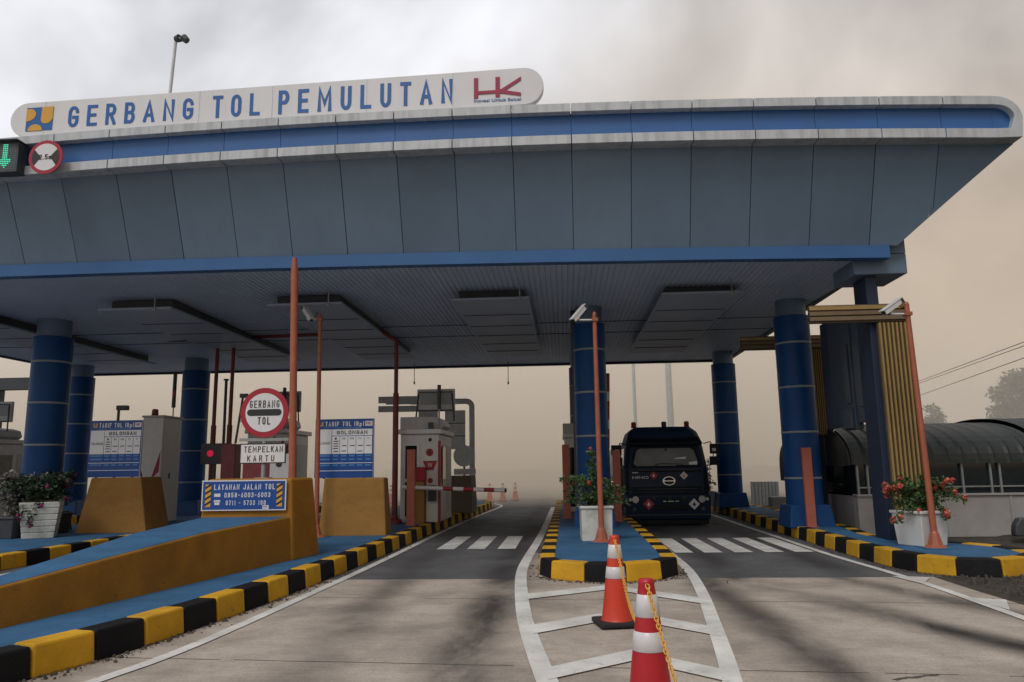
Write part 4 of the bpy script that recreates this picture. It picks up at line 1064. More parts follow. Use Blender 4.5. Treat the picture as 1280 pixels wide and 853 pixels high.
b = MB(); b.box(p.x + 12.2 - .02, p.x + 12.45, -.1, .06, 2.98, 3.10, 'darksteel'); b.build('camera', t, .01)

# ================================================================== COLUMN GUARD POSTS
def guard(label, x, y, h, wd=0.17, rz=0.0):
    t = thing('guard_post', label, 'post', (x, y, KZ), rz, 'coral steel guard posts')
    b = MB(); hw = wd / 2
    pr = [(-hw, -.05), (hw, -.05), (hw, .05), (hw - .02, .05), (hw - .02, -.03), (-hw + .02, -.03), (-hw + .02, .05), (-hw, .05)]
    b.prism(pr, 'z', 0, h, 'coral'); b.build('post', t, 0.005, seg=1)
    b = MB(); b.box(-hw - .04, hw + .04, -.09, .09, 0.001, .014, 'coral'); b.build('base_plate', t)
guard('coral steel guard post at the foot of the right blue column', 5.36, 17.45, 1.72, .2)
guard('coral steel guard post left of the middle blue column', 0.05, 21.2, 1.98, .2)
guard('coral steel guard post between the middle planter and the truck', 1.33, 19.8, 1.78, .19)
guard('coral steel guard post in front of the toll booth door', -3.83, 19.1, 1.86, .2)

# ================================================================== TOLL BOOTHS
def booth(label, loc, scale=1.0):
    t = thing('toll_booth', label, 'toll booth', loc, group='grey toll booths'); t.scale = (scale,) * 3
    Wd, D, Hh = 1.03, 2.2, 2.28
    b = MB(); b.box(0, Wd, 0, D, 0, Hh, 'boothwhite'); b.build('body', t, 0.03)
    b = MB(); b.box(-.05, Wd + .08, -.10, D + .1, Hh + .002, Hh + .13, 'boothwhite'); o = b.build('roof', t, 0.02)
    # curved fairing on the roof
    pf = [(-.04, .0), (Wd + .02, .0), (Wd + .3, -.9), (Wd + .36, -.62), (Wd + .26, -.25), (Wd + .12, .05), (Wd, .22), (.75, .33), (-.04, .33)]
    b = MB(); b.prism([(x, Hh + .135 + z) for x, z in [(-.04, 0), (Wd + .02, 0), (Wd + .12, .08), (Wd + .06, .26), (.85, .33), (-.04, .33)]], 'y', .12, 1.2, 'boothgrey'); b.build('fairing', t, 0.02)
    b = MB(); b.box(.06, .52, -.022, -.001, .06, 2.05, 'white'); d = b.build('door', t, .006)
    b = MB(); b.box(.14, .44, -.030, -.0225, 1.12, 1.98, 'glass'); b.box(.14, .44, -.030, -.0225, .16, 1.04, 'glass'); b.build('door_glass', d)
    b = MB(); b.tube([(.47, -.06, 1.02), (.47, -.06, 1.16)], .012, 'steel', 6); b.box(.455, .485, -.06, -.02, 1.03, 1.05, 'steel'); b.build('handle', d)
    b = MB(); b.box(Wd + .001, Wd + .02, .35, 1.0, 1.1, 1.95, 'glass'); b.box(Wd + .001, Wd + .03, .28, 1.07, 1.03, 1.095, 'steel'); b.box(Wd + .001, Wd + .012, 1.2, 2.1, .2, 2.0, 'boothgrey'); b.box(Wd + .021, Wd + .05, .30, .34, .9, 1.98, 'signred'); b.build('window', t)
    b = MB()
    b.disc(.78, 1.80, .10, -.010, -.001, 'signred', 20); b.disc(.78, 1.80, .035, -.014, -.011, 'black', 16)
    b.disc(.80, 1.07, .07, -.010, -.001, 'signred', 20); b.disc(.79, 2.13, .05, -.010, -.001, 'black', 16)
    b.prism([(.60, 1.58), (.98, 1.58), (.88, 1.34), (.70, 1.34)], 'y', -.010, -.001, 'signred'); b.text('W', .79, 1.47, .12, .12, -.011, 'signwhite', .0, .002)
    b.build('warning_sticker', t, fix=False)
    b = MB(); b.box(Wd - .02, Wd + .045, -.05, .03, 0.0, 2.1, 'signred'); b.build('corner_post', t, .01)
    b = MB(); b.box(.76, .97, -.10, -.023, .55, .95, 'darksteel'); b.build('card_reader', t, .01)
    b = MB(); b.box(.38, 1.40, .30, .40, Hh + .62, Hh + 1.22, 'boothgrey'); b.box(.47, 1.31, .285, .2995, Hh + .80, Hh + 1.14, 'ring'); sb = b.build('roof_sign', t, .01)
    b = MB()
    for x0, x1 in ((.42, .36), (1.33, 1.40)): b.tube([(x0, .28, Hh + 1.1), (x1, .20, Hh + .34)], .022, 'darksteel', 6)
    b.box(.42, 1.36, .262, .284, Hh + .62, Hh + .66, 'darksteel'); b.box(.42, 1.36, .262, .284, Hh + 1.12, Hh + 1.15, 'darksteel'); b.build('frame', sb)
    b = MB(); b.tube([(1.02, .05, Hh + .135), (1.02, .05, Hh + .66)], .022, 'steel', 6); b.tube([(1.02, .05, Hh + .66), (1.02, .05, Hh + 1.30)], .05, 'darksteel', 10); b.box(.74, .86, .0, .1, Hh + .135, Hh + .31, 'darksteel'); b.build('signal_lamp', t)
    return t
bt = booth('grey toll booth with red warning stickers on its front and a striped arm', (-4.30, 20.0, KZ))
copy_thing(bt, (-10.15, 24.0, KZ), label='grey toll booth mostly hidden behind the round GERBANG TOL sign').scale = (1.13,) * 3
copy_thing(bt, (0.02, 24.2, KZ), label='toll booth standing behind the middle blue column')
copy_thing(bt, (-17.55, 21.0, KZ), label='toll booth cut by the left edge of the view')

# barrier gates
t = thing('barrier_gate', 'lowered red and white striped barrier arm across the left lane', 'barrier gate', (-3.72, 19.75, KZ))
b = MB(); b.box(-.13, .13, -.16, .16, 0, 1.05, 'ochre_dull'); b.box(-.11, .11, -.14, .14, -.001, -.0005, 'black'); b.build('cabinet', t, .015)
b = MB(); b.box(-.20, .14, -.14, .17, 1.06, 1.42, 'signred'); b.build('drive_head', t, .02)
b = MB(); L0, L1 = -.42, 2.2
def armz(x): return .92 - .042 * (x - L0)
nseg = 10
for k in range(nseg):
    a, c = L0 + (L1 - L0) * k / nseg, L0 + (L1 - L0) * (k + 1) / nseg
    red = k in (4, 6, 8) 
    b.tube([(a, -.22, armz(a)), (c, -.22, armz(c))], .052, 'signred' if red else 'white', 12, caps=(k in (0, nseg - 1)))
b.tube([(L1, -.22, armz(L1)), (L1 + .05, -.22, armz(L1 + .05))], [.055, .05], 'black', 12); b.build('arm', t)
t = thing('barrier_gate', 'raised red and white barrier arm standing upright beside the middle column', 'barrier gate', (1.22, 23.2, KZ))
b = MB(); b.box(-.15, .15, -.16, .16, 0, 1.05, 'ochre_dull'); b.build('cabinet', t, .015)
b = MB(); b.box(-.14, .14, -.14, .17, 1.055, 1.45, 'signred'); b.build('drive_head', t, .02)
b = MB(); n = 12
for k in range(n):
    a, c = .8 + 3.35 * k / n, .8 + 3.35 * (k + 1) / n
    b.tube([(.02 + .035 * a, -.22, a), (.02 + .035 * c, -.22, c)], .055, 'signred' if k % 3 else 'white', 10, caps=(k in (0, n - 1)))
b.build('arm', t)

# red pipe gantry over lanes two and three
t = thing('pipe_gantry', 'dark red pipe frame hung under the ceiling with slender red posts', 'pipe frame', (-4.37, 19.7, KZ))
O = Vector((-4.37, 19.7, KZ))
b = MB(); b.tube([(0, 0, 0.0), (0, 0, 3.35)], .075, 'redpipe', 12); b.tube([(0, 0, 3.35), (0, 0, 4.68)] + [(-.16 + .16 * math.cos(R(a)), 0, 4.68 + .16 * math.sin(R(a))) for a in range(15, 91, 15)], .055, 'redpipe', 12); b.lathe([(.2, .0), (.19, .10), (.10, .14), (.09, .2)], 0, 0, 'redpipe', 12); b.build('post', t)
q0 = at(488, 415, 19.7) - O; q1 = at(210, 426, 21.5) - O
b = MB(); b.tube([(-.16, 0, 4.84), q0 + Vector((-.2, 0, 0)), q1], .05, 'redpipe', 10); b.build('rail', t)
b = MB()
for px in (306, 400): 
    p = at(px, 416 + (400 - px) * .03, 20.4) - O; b.tube([p, (p.x, p.y, ZC - KZ)], .02, 'redpipe', 6)
b.build('hanger', t)
for px, py in ((273, 420), (293, 421)):
    p = at(px, py, 21.4) - O
    b = MB(); pb = at(px - 9, 590, 21.4) - O
    b.tube([(pb.x, p.y, 0), ((p.x + pb.x) / 2, p.y, 2.7)], .075, 'redpipe', 10); b.tube([((p.x + pb.x) / 2, p.y, 2.7), p], .055, 'redpipe', 10); b.build('post', t)
t = thing('antenna_post', 'thin dark rod standing between the two slender red posts', 'antenna', (at(278, 590, 22).x, 22, KZ))
b = MB(); pt = at(283, 474, 22) - Vector(t.location); b.tube([(0, 0, 0), pt * 0.99], .045, 'darksteel', 8); b.build('rod', t)
b = MB(); b.lathe([(.045, 0), (.08, .01), (.08, .05)], pt.x, pt.y, 'darksteel', 8, z0=pt.z - .05); b.build('tip', t)
# red signal box and lane equipment behind the barrier
p = at(262, 567, 19.5)
t = thing('signal_box', 'black signal box with a lit red lamp left of the barrier end', 'signal', (p.x, 19.5, p.z))
b = MB(); b.box(-.24, .5, 0, .2, -.28, .26, 'darksteel'); b.build('housing', t, .01)
b = MB(); b.disc(0.02, 0.0, .085, -.01, 0, 'ledred', 20); b.build('lamp', t)
b = MB(); b.tube([(0.1, .1, -.28), (0.1, .1, KZ - p.z)], .05, 'darksteel', 8); b.build('post', t)
t = thing('card_machine', 'dark red card machine behind the LAYANAN plate, left of the sign post', 'machine', (at(283, 600, 18.5).x, 18.5, KZ))
b = MB(); b.box(-.17, .19, 0, .4, 0, 2.05, 'redpipe'); b.build('cabinet', t, .02)
b = MB(); b.tube([(.14, .1, 2.06), (.28, .1, 3.2)], .03, 'darksteel', 8); b.box(.22, .4, .04, .16, 3.2, 3.3, 'darksteel'); b.build('antenna', t)
t = thing('card_machine', 'maroon and grey card machine below the TEMPELKAN KARTU plate', 'machine', (at(330, 600, 16.5).x, 16.5, KZ))
b = MB(); b.box(-.50, .12, 0, .4, 0, 1.72, 'redpipe'); b.build('cabinet', t, .02)
b = MB(); b.box(.125, .55, -.02, .4, 0, 1.74, 'boothgrey'); b.disc(.33, 1.52, .07, -.03, -.021, 'black', 16); b.build('reader', t, .01)

# tall white cabinet
t = thing('equipment_cabinet', 'tall white cabinet with red lightning streaks beside the leftmost tariff board', 'cabinet', (-11.95, 21.0, KZ))
b = MB(); b.box(0, .60, 0, 1.05, 0, 2.93, 'white'); b.build('body', t, .015)
b = MB(); b.box(-.03, .63, -.03, 1.08, 2.932, 2.99, 'boothgrey'); b.build('roof', t, .01)
b = MB()
b.add([(.30, -.003, 1.1), (.57, -.003, 2.0), (.55, -.003, 1.4), (.44, -.003, 1.3)], [(0, 1, 2, 3)], 'signred'); b.add([(.22, -.003, .75), (.50, -.003, 1.32), (.42, -.003, 1.0), (.34, -.003, .85)], [(0, 1, 2, 3)], 'signred'); b.add([(.44, -.003, .25), (.55, -.003, .95), (.50, -.003, .55)], [(0, 1, 2)], 'signred'); b.build('streak', t)
b = MB(); b.box(.02, .58, -.004, -.001, 1.06, 1.07, 'seam'); b.box(.601, .62, .45, .5, 1.2, 1.36, 'darksteel'); b.build('handle', t)
b = MB(); b.lathe([(.07, 0), (.09, .02), (.09, .16), (.07, .2)], .17, .3, 'amber', 12, z0=2.99); b.build('beacon', t)
b = MB(); b.tube([(.55, .6, 2.99), (.55, .6, 3.25)], .02, 'steel', 6); b.tube([(.55, .6, 3.25), (.55, .6, 3.55)], .055, 'darksteel', 10); b.tube([(.55, .6, 3.55), (.55, .6, 3.75)], .055, 'signred', 10); b.tube([(.55, .6, 3.75), (.55, .6, 4.25)], .055, 'darksteel', 10); b.build('signal_lamp', t)

# back-to-front sign gantry beyond the booth
t = thing('sign_gantry', 'grey pipe gantry carrying sign backs beyond the toll booth', 'sign gantry', (-3.24, 27, KZ))
b = MB(); pth = [(0, 0, -.25), (0, 0, 3.5)] + [(-.2 + .2 * math.cos(R(a)), 0, 3.55 + .2 * math.sin(R(a))) for a in range(0, 91, 18)] + [(-2.2, 0, 3.76)]
b.tube(pth, .10, 'signback', 12); b.tube([(-2.2, 0, 3.76), (-3.1, 0, 3.76)], .085, 'signback', 10); b.build('pipe', t)
b = MB(); b.box(-.95, -.22, -.13, -.105, 2.05, 3.42, 'signback'); b.box(-1.9, -1.2, -.13, -.105, 2.9, 3.4, 'signback'); 
for z in (2.5, 2.95): b.box(-.95, -.22, -.142, -.131, z, z + .03, 'darksteel')
b.build('sign_back', t, .006, seg=1)
b = MB(); b.box(-3.35, -1.7, -.16, -.12, 3.72, 3.96, 'signback'); b.box(-3.35, -1.7, -.16, -.12, 3.40, 3.62, 'signback'); b.build('route_board', t, .006, seg=1)
p = at(580, 570, 25.8); t = thing('round_sign', 'back of a round road sign standing behind the weathered plinth', 'traffic sign', (p.x, 25.8, 1.4))
b = MB(); b.disc(0, p.z - 1.4, .36, 0, .02, 'signback'); b.build('disc', t)
b = MB(); b.tube([(0, .06, -.02), (0, .06, p.z - 1.2)], .035, 'darksteel', 8); b.build('post', t)
b = MB(); b.box(-.34, .40, -.03, -.01, .02, .22, 'signback'); b.build('plate', t)
b = MB(); b.box(-.62, -.1, .03, .05, p.z - 1.0, p.z - .75, 'signback'); b.build('arm_plate', t)

# ================================================================== TRUCK
TX, TY = 2.80, 21.4
t = thing('tanker_truck', 'dark navy tanker truck with round chrome emblem waiting in the right lane', 'truck', (TX, TY, 0))
b = MB(); hw = 1.14
def sec(y, w0, z0, w1, z1): return [(-w0, y, z0), (w0, y, z0), (w1, y, z1), (-w1, y, z1)]
# body: lower and upper cab as rings from front to back
def ringpts(z, w, yf, yb, c=0.16):
    return [(-w, yb, z), (-w, yf + c, z), (-w + c * .75, yf + c * .22, z), (-w * .45, yf, z), (w * .45, yf, z), (w - c * .75, yf + c * .22, z), (w, yf + c, z), (w, yb, z)]
rings = [ringpts(.62, hw, .0, 1.9), ringpts(1.05, hw, .0, 1.9), ringpts(1.55, hw, .03, 1.9), ringpts(2.12, hw - .07, .20, 1.9), ringpts(2.36, hw - .11, .27, 1.9), ringpts(2.56, hw - .18, .36, 1.9, .2), ringpts(2.71, hw - .36, .48, 1.85, .2)]
vs = [p for r_ in rings for p in r_]; nr = 8
fs = [(i * nr + k, i * nr + (k + 1) % nr, (i + 1) * nr + (k + 1) % nr, (i + 1) * nr + k) for i in range(len(rings) - 1) for k in range(nr)]
b.add(vs, fs, 'truckblue'); b.add(rings[0], [list(range(8))], 'truckblue'); b.add(rings[-1], [list(range(8))], 'truckblue'); b.build('cab', t, .025)
def yfz(z): # front face of the cab at a height
    if z < 1.55: return .0 + max(0, z - 1.05) * .06
    if z < 2.12: return .03 + (z - 1.55) * .298
    return .20 + (z - 2.12) * .29
b = MB()
def front_strip(mb, w0, w1, z0, z1, off, mat, rc=.05, nx=12, nz=8):
    """a panel following the raked, wrapped cab front; w0/w1 half widths at the bottom and top"""
    vs = []
    for iz in range(nz + 1):
        v = iz / nz; z = z0 + (z1 - z0) * v; hw_ = w0 + (w1 - w0) * v
        e = min(v * (z1 - z0), (1 - v) * (z1 - z0)); hw_ -= rc - math.sqrt(max(0, rc * rc - max(0, rc - e) ** 2))
        for ix in range(nx + 1):
            x = -hw_ + 2 * hw_ * ix / nx
            vs.append((x, yfz(z) - off + max(0, abs(x) - .49) * .075, z))
    m_ = nx + 1
    mb.add(vs, [(r_ * m_ + k, r_ * m_ + k + 1, (r_ + 1) * m_ + k + 1, (r_ + 1) * m_ + k) for r_ in range(nz) for k in range(nx)], mat)
b = MB(); front_strip(b, .98, .84, 1.57, 2.15, .012, 'truckblack'); b.build('screen_surround', t, fix=False)
b = MB(); front_strip(b, .90, .77, 1.62, 2.10, .020, 'screen', .09); ws_ = b.build('windscreen', t, fix=False)
b = MB()
for x0, x1, za, zb in ((.62, .84, 1.64, 1.71), (.25, .55, 1.80, 1.83)):
    b.add([(x0, yfz(za) - .024 + .02, za), (x1, yfz(za) - .024 + .02, za), (x1, yfz(zb) - .024 + .02, zb + .03), (x0, yfz(zb) - .024 + .02, zb)], [(0, 1, 2, 3)], 'cellgrey')
b.v = [(x, y - .03, z) for x, y, z in b.v]; b.build('paper', ws_, fix=False)
b = MB(); b.tube([(-.02, yfz(2.1) - .03, 2.06), (.06, yfz(2.1) - .03, 2.06)], .03, 'darksteel', 8); b.build('mirror_mount', ws_)
b = MB(); b.tube([(-.35, yfz(1.6) - .05, 1.60), (-.2, yfz(1.68) - .04, 1.68), (.45, yfz(1.72) - .035, 1.66)], .011, 'black', 6); b.tube([(.15, yfz(1.6) - .05, 1.58), (.3, yfz(1.63) - .04, 1.63), (.85, yfz(1.64) - .035, 1.62)], .011, 'black', 6); b.build('wiper', t)
b = MB(); b.hexa([(-1.02, .02, 2.20), (1.02, .02, 2.20), (1.0, .30, 2.17), (-1.0, .30, 2.17)], [(-1.0, .03, 2.26), (1.0, .03, 2.26), (.98, .36, 2.42), (-.98, .36, 2.42)], 'truckblack'); b.build('sun_visor', t, .02)
b = MB()
for z in (1.46, 1.02, .94, .86): b.box(-.95, .95, -.022, .02, z, z + .035, 'truckblack')
b.build('grille', t, .006, seg=1)
b = MB(); cx, cz = .05, 1.21
n = 28
b.add([(cx + rr * math.cos(2 * math.pi * k / n) * 1.12, -.035 if rr < .2 else -.03, cz + rr * .78 * math.sin(2 * math.pi * k / n)) for rr in (.155, .128) for k in range(n)], [(k, (k + 1) % n, n + (k + 1) % n, n + k) for k in range(n)], 'chrome')
b.box(cx - .145, cx + .145, -.04, -.02, cz - .013, cz + .013, 'chrome'); b.prism([(cx - .14, cz - .05), (cx - .11, cz), (cx - .14, cz + .05)], 'y', -.036, -.024, 'chrome'); b.prism([(cx + .14, cz - .05), (cx + .11, cz), (cx + .14, cz + .05)], 'y', -.036, -.024, 'chrome'); b.build('emblem', t)
b = MB(); b.text('HINO', -.72, 1.31, .44, .075, -.004, 'signwhite', .01, .006); b.box(-.94, -.78, -.008, .0, 1.43, 1.48, 'signback'); b.build('lettering', t, fix=False)
b = MB()
b.hexa([(-1.13, -.04, .17), (1.13, -.04, .17), (1.13, .5, .17), (-1.13, .5, .17)], [(-1.15, -.13, .84), (1.15, -.13, .84), (1.15, .5, .84), (-1.15, .5, .84)], 'truckblue'); b.build('bumper', t, .05)
b = MB(); b.box(-.36, .50, -.125, -.06, .44, .58, 'truckblack'); b.box(-1.1, 1.1, -.085, -.03, .29, .32, 'darksteel'); b.box(-1.08, 1.08, .0, .4, .05, .165, 'truckblack'); b.build('lower_grille', t, .01)
for s in (-1, 1):
    b = MB(); b.box(s * .93 - .16, s * .93 + .16, -.155, -.10, .64, .80, 'truckblack'); hl = b.build('headlight', t, .03)
    b = MB(); b.disc(s * .89, .72, .092, -.166, -.156, 'lens', 20); b.disc(s * 1.03, .72, .045, -.166, -.156, 'lens', 16); b.build('lens', hl)
    b = MB(); b.disc(s * .92, .46, .05, -.105, -.07, 'darksteel', 16); b.build('fog_lamp', t)
def diamond(x, z, s, y, m1, m2):
    b = MB(); b.prism([(x - s, z), (x, z - s), (x + s, z), (x, z + s)], 'y', y - .012, y, m1); b.prism([(x - s * .3, z - s * .1), (x, z - s * .45), (x + s * .3, z - s * .1), (x, z + s * .4)], 'y', y - .018, y - .0125, m2); b.build('hazard_label', t)
diamond(-.36, 1.36, .11, -.003, 'hazred', 'cellgrey'); diamond(.46, 1.35, .11, -.003, 'signwhite', 'stickeryellow')
diamond(-.54, .60, .15, -.128, 'hazred', 'cellgrey'); diamond(.68, .59, .15, -.128, 'signwhite', 'black')
b = MB()
for k in range(3): b.lathe([(.035, 0), (.05, .03), (.05, .07), (.03, .09)], (-.38, .03, .42)[k], -.11, 'darksteel', 10, z0=.70)
b.build('roof_marker', t)
for s in (-1, 1):
    b = MB(); b.hexa([(s * 1.06 - .07, .02, .90), (s * 1.06 + .07, .06, .90), (s * 1.06 + .07, .2, .90), (s * 1.06 - .07, .2, .90)], [(s * 1.04 - .06, .06, 1.54), (s * 1.04 + .06, .10, 1.54), (s * 1.04 + .06, .24, 1.54), (s * 1.04 - .06, .24, 1.54)], 'truckblack'); b.build('air_deflector', t, .015)
    b = MB(); x1 = s * (hw + .004); b.add([(x1, .62, .95), (x1, 1.7, .95), (x1 - s * .0, 1.7, 1.56), (x1, .62, 1.56)], [(0, 1, 2, 3)], 'truckblack'); b.add([(x1 - s * .01, .55, 1.62), (x1 - s * .01, 1.6, 1.62), (x1 - s * .06, 1.6, 2.12), (x1 - s * .06, .68, 2.12)], [(0, 1, 2, 3)], 'glass'); b.build('door', t, fix=False)
b = MB(); b.box(-.80, .80, -.028, -.012, 1.50, 1.515, 'darksteel'); b.box(-.80, .80, -.030, -.012, .985, 1.0, 'darksteel'); b.build('highlight_trim', t)  # thin trim lines stand in for pale highlights across the cab front
b = MB(); b.box(-.2, .32, -.146, -.13, .63, .70, 'truckblack'); b.box(-.15, -.06, -.150, -.1465, .655, .68, 'signback'); b.box(-.02, .14, -.150, -.1465, .655, .68, 'signback'); b.box(.18, .27, -.150, -.1465, .655, .68, 'signback'); b.build('number_plate', t, fix=False)
for s in (-1, 1):
    b = MB(); x0 = s * 1.08
    b.tube([(x0, .25, 2.22), (x0 + s * .16, .08, 2.26), (x0 + s * .22, .05, 2.1), (x0 + s * .20, .05, 1.66), (x0, .22, 1.6)], .016, 'truckblack', 8)
    b.box(x0 + s * .27 - .14, x0 + s * .27 + .14, -.02, .08, 1.93, 2.20, 'truckblack'); b.box(x0 + s * .24 - .13, x0 + s * .24 + .13, -.02, .08, 1.62, 1.86, 'truckblack')
    mm = b.build('mirror', t, .02)
    b = MB(); b.box(x0 + s * .24 - .06, x0 + s * .24 + .04, -.031, -.021, 2.0, 2.08, 'lens'); b.build('mirror_lamp', mm)
for i, x in enumerate((-.78, .08, .72)):
    b = MB(); b.lathe([(.085, 0), (.085, .02), (.07, .03), (.075, .14), (.05, .17)], x, .75, 'amber' if i != 1 else 'darksteel', 14, z0=2.70); b.build('beacon', t)
b = MB(); n = 20
pr = [(1.12 * math.copysign(abs(math.cos(2 * math.pi * k / n)) ** .55, math.cos(2 * math.pi * k / n)), 1.68 + .78 * math.copysign(abs(math.sin(2 * math.pi * k / n)) ** .55, math.sin(2 * math.pi * k / n))) for k in range(n)]
b.prism(pr, 'y', 2.3, 8.6, 'truckgrey', True); b.build('tank', t, .03)
b = MB(); b.box(-.45, .45, .5, 8.8, .55, .85, 'truckblack'); b.box(-1.1, 1.1, 8.5, 8.62, .5, .7, 'truckblack'); b.build('chassis', t)
for y in (1.05, 6.0, 7.2):
    for s in (-1, 1):
        b = MB(); pr = [(y + .48 * math.cos(R(a)), .48 + .48 * math.sin(R(a))) for a in range(0, 360, 15)]
        b.prism(pr, 'x', s * .80, s * 1.10, 'rubber', True); wh = b.build('wheel', t, .02)
        b = MB(); b.prism([(y + .24 * math.cos(R(a)), .48 + .24 * math.sin(R(a))) for a in range(0, 360, 20)], 'x', s * 1.101, s * 1.12, 'steel'); b.build('rim', wh)
b = MB(); b.box(-1.16, 1.16, .1, 1.8, .50, .64, 'truckblack'); b.build('step', t, .02)

# ================================================================== PLANTS
def leaves(mb, c, rad, n, size, mat, rng, flat=.35):
    for _ in range(n):
        while True:
            p = Vector((rng.uniform(-1, 1), rng.uniform(-1, 1), rng.uniform(-1, 1)))
            if p.length < 1 and p.length > .25: break
        p = Vector(c) + Vector((p.x * rad[0], p.y * rad[1], p.z * rad[2]))
        d = Vector((rng.gauss(0, 1), rng.gauss(0, 1), rng.gauss(0, .6))).normalized(); u = d.cross(Vector((rng.gauss(0, 1), rng.gauss(0, 1), rng.gauss(0, 1)))).normalized()
        s = size * rng.uniform(.6, 1.35)
        mb.add([p, p + d * s * .5 + u * s * .28, p + d * s, p + d * s * .5 - u * s * .28], [(0, 1, 2, 3)], mat)
def bouquet(mb, c, r, n, size, mat, rng):
    for _ in range(n):
        d = Vector((rng.gauss(0, 1), rng.gauss(0, 1), rng.gauss(0, 1))).normalized(); p = Vector(c) + d * r * rng.uniform(.3, 1)
        u = d.cross(Vector((0, 0, 1.01))).normalized(); v = d.cross(u); s = size * rng.uniform(.6, 1.2)
        mb.add([p - u * s, p - v * s + d * s * .3, p + u * s, p + v * s + d * s * .3], [(0, 1, 2, 3)], mat)
def planter_box(t, wb, wt, h, mat, slat=False):
    b = MB()
    if slat:
        n = 6
        for k in range(n):
            a, c = k / n, (k + .9) / n
            wa, wc = wb + (wt - wb) * a, wb + (wt - wb) * c
            b.hexa([(s * wa / 2, u * wa / 2, h * a) for s, u in ((-1, -1), (1, -1), (1, 1), (-1, 1))], [(s * wc / 2, u * wc / 2, h * c) for s, u in ((-1, -1), (1, -1), (1, 1), (-1, 1))], mat)
        b.hexa([(s * wb / 2 * .95, u * wb / 2 * .95, .01) for s, u in ((-1, -1), (1, -1), (1, 1), (-1, 1))], [(s * wt / 2 * .95, u * wt / 2 * .95, h * .99) for s, u in ((-1, -1), (1, -1), (1, 1), (-1, 1))], mat)
    else:
        b.hexa([(s * wb / 2, u * wb / 2, 0) for s, u in ((-1, -1), (1, -1), (1, 1), (-1, 1))], [(s * wt / 2, u * wt / 2, h - .03) for s, u in ((-1, -1), (1, -1), (1, 1), (-1, 1))], mat)
        b.box(-wt / 2 - .025, wt / 2 + .025, -wt / 2 - .025, wt / 2 + .025, h - .03, h + .02, mat)
    o = b.build('planter_box', t, .012)
    b = MB(); b.box(-wt / 2 + .05, wt / 2 - .05, -wt / 2 + .05, wt / 2 - .05, h - .01, h + .028, 'potsoil'); b.build('soil', t)
def plant(t, h, sprays, leafmat, petal, rng, leafsize=.06, nleaf=60, fl=(.05, 26, .022)):
    """sprays: list of (dx, dy, dz, flower?) tips reached by arching stems from the pot"""
    st = MB(); lf = MB(); fw = MB()
    for dx, dy, dz, flw in sprays:
        p0 = Vector((dx * .12, dy * .12, h)); p3 = Vector((dx, dy, h + dz)); pm = Vector((dx * .45, dy * .45, h + max(dz, .12) * .85 + .06))
        path = smooth_path([p0, pm, p3], 5); st.tube(path, [.010 - .0006 * i for i in range(len(path))], 'stem', 5)
        for i, q in enumerate(path):
            if i == 0: continue
            leaves(lf, q, (.085, .085, .075), int(nleaf / len(path)), leafsize, leafmat, rng)
        if flw:
            for _ in range(flw):
                q = p3 + Vector((rng.gauss(0, .05), rng.gauss(0, .05), rng.gauss(0, .035))); bouquet(fw, q, fl[0], fl[1], fl[2], petal, rng)
    st.build('stem', t); lf.build('foliage', t, fix=False)
    if fw.v: fw.build('flowers', t, fix=False)
rng = random.Random(5)
t = thing('flower_planter', 'white square planter of red flowers on the end of the right island', 'planter', (5.93, 13.5, KZ), R(24))
planter_box(t, .52, .60, .55, 'planter')
sp_ = [(-.55, -.15, .38, 2), (-.42, .1, .42, 2), (-.30, -.2, .40, 2), (-.15, .15, .36, 1), (.05, -.1, .40, 1), (.18, .1, .52, 2), (.35, -.12, .48, 2), (.58, .0, .30, 2), (.62, -.2, .22, 1), (-.5, -.3, -.12, 2), (-.25, -.3, .0, 1), (.30, -.35, -.08, 2), (.0, .2, .3, 0), (-.1, -.25, .22, 0), (.42, .15, .2, 0), (.2, -.22, .15, 0), (-.35, .05, .12, 0), (.12, .05, .25, 0), (-.2, -.1, .2, 0), (-.48, 0, .30, 2), (-.22, .1, .48, 2), (.30, .0, .42, 2), (.5, .1, .42, 2)]
def unrot(x, y, a): return (x * math.cos(a) + y * math.sin(a), -x * math.sin(a) + y * math.cos(a))
sp_ = [(*unrot(x, y, R(24)), z, f) for x, y, z, f in sp_]
plant(t, .55, sp_, 'leaf', 'petalred', rng, .065, 170, (.058, 34, .026))
t = thing('flower_planter', 'stained white square planter with a leafy shrub on the middle island', 'planter', (0.57, 14.85, KZ), R(3))
planter_box(t, .56, .58, .62, 'stained')
sp_ = [(-.05, 0, 1.0, 1), (-.08, .05, .82, 0), (-.02, -.05, .65, 0), (-.45, 0, .45, 1), (-.5, -.1, .28, 0), (-.62, 0, .52, 1), (-.3, .1, .5, 0), (-.15, -.1, .42, 1), (-.35, -.15, .1, 0), (.3, 0, .45, 0), (.45, -.1, .35, 0), (.55, 0, .25, 0), (.35, -.2, .05, 0), (.45, .1, .12, 0), (.15, .1, .5, 0), (0, -.2, .2, 0), (.2, -.15, .2, 0), (-.2, -.2, .15, 0), (-.55, -.05, .1, 0), (.6, -.05, .08, 0)]
plant(t, .62, sp_, 'leaf', 'petalred', rng, .068, 130, (.045, 24, .022))
t = thing('flower_planter', 'white slatted planter of purple flowers left of the tan plinth', 'planter', (-11.55, 16.45, KZ), R(28))
planter_box(t, .60, .78, .78, 'stained', True)
sp_ = [(rng.uniform(-.9, .45), rng.uniform(-.5, .3), rng.uniform(-.15, .5), 1 if k % 3 == 0 else 0) for k in range(34)] + [(-.35, -.45, -.3, 2), (-.15, -.5, -.45, 2), (.45, -.1, .4, 3), (.5, .0, .28, 2)]
plant(t, .80, sp_, 'leafdark', 'petalpink', rng, .085, 130, (.045, 20, .022))
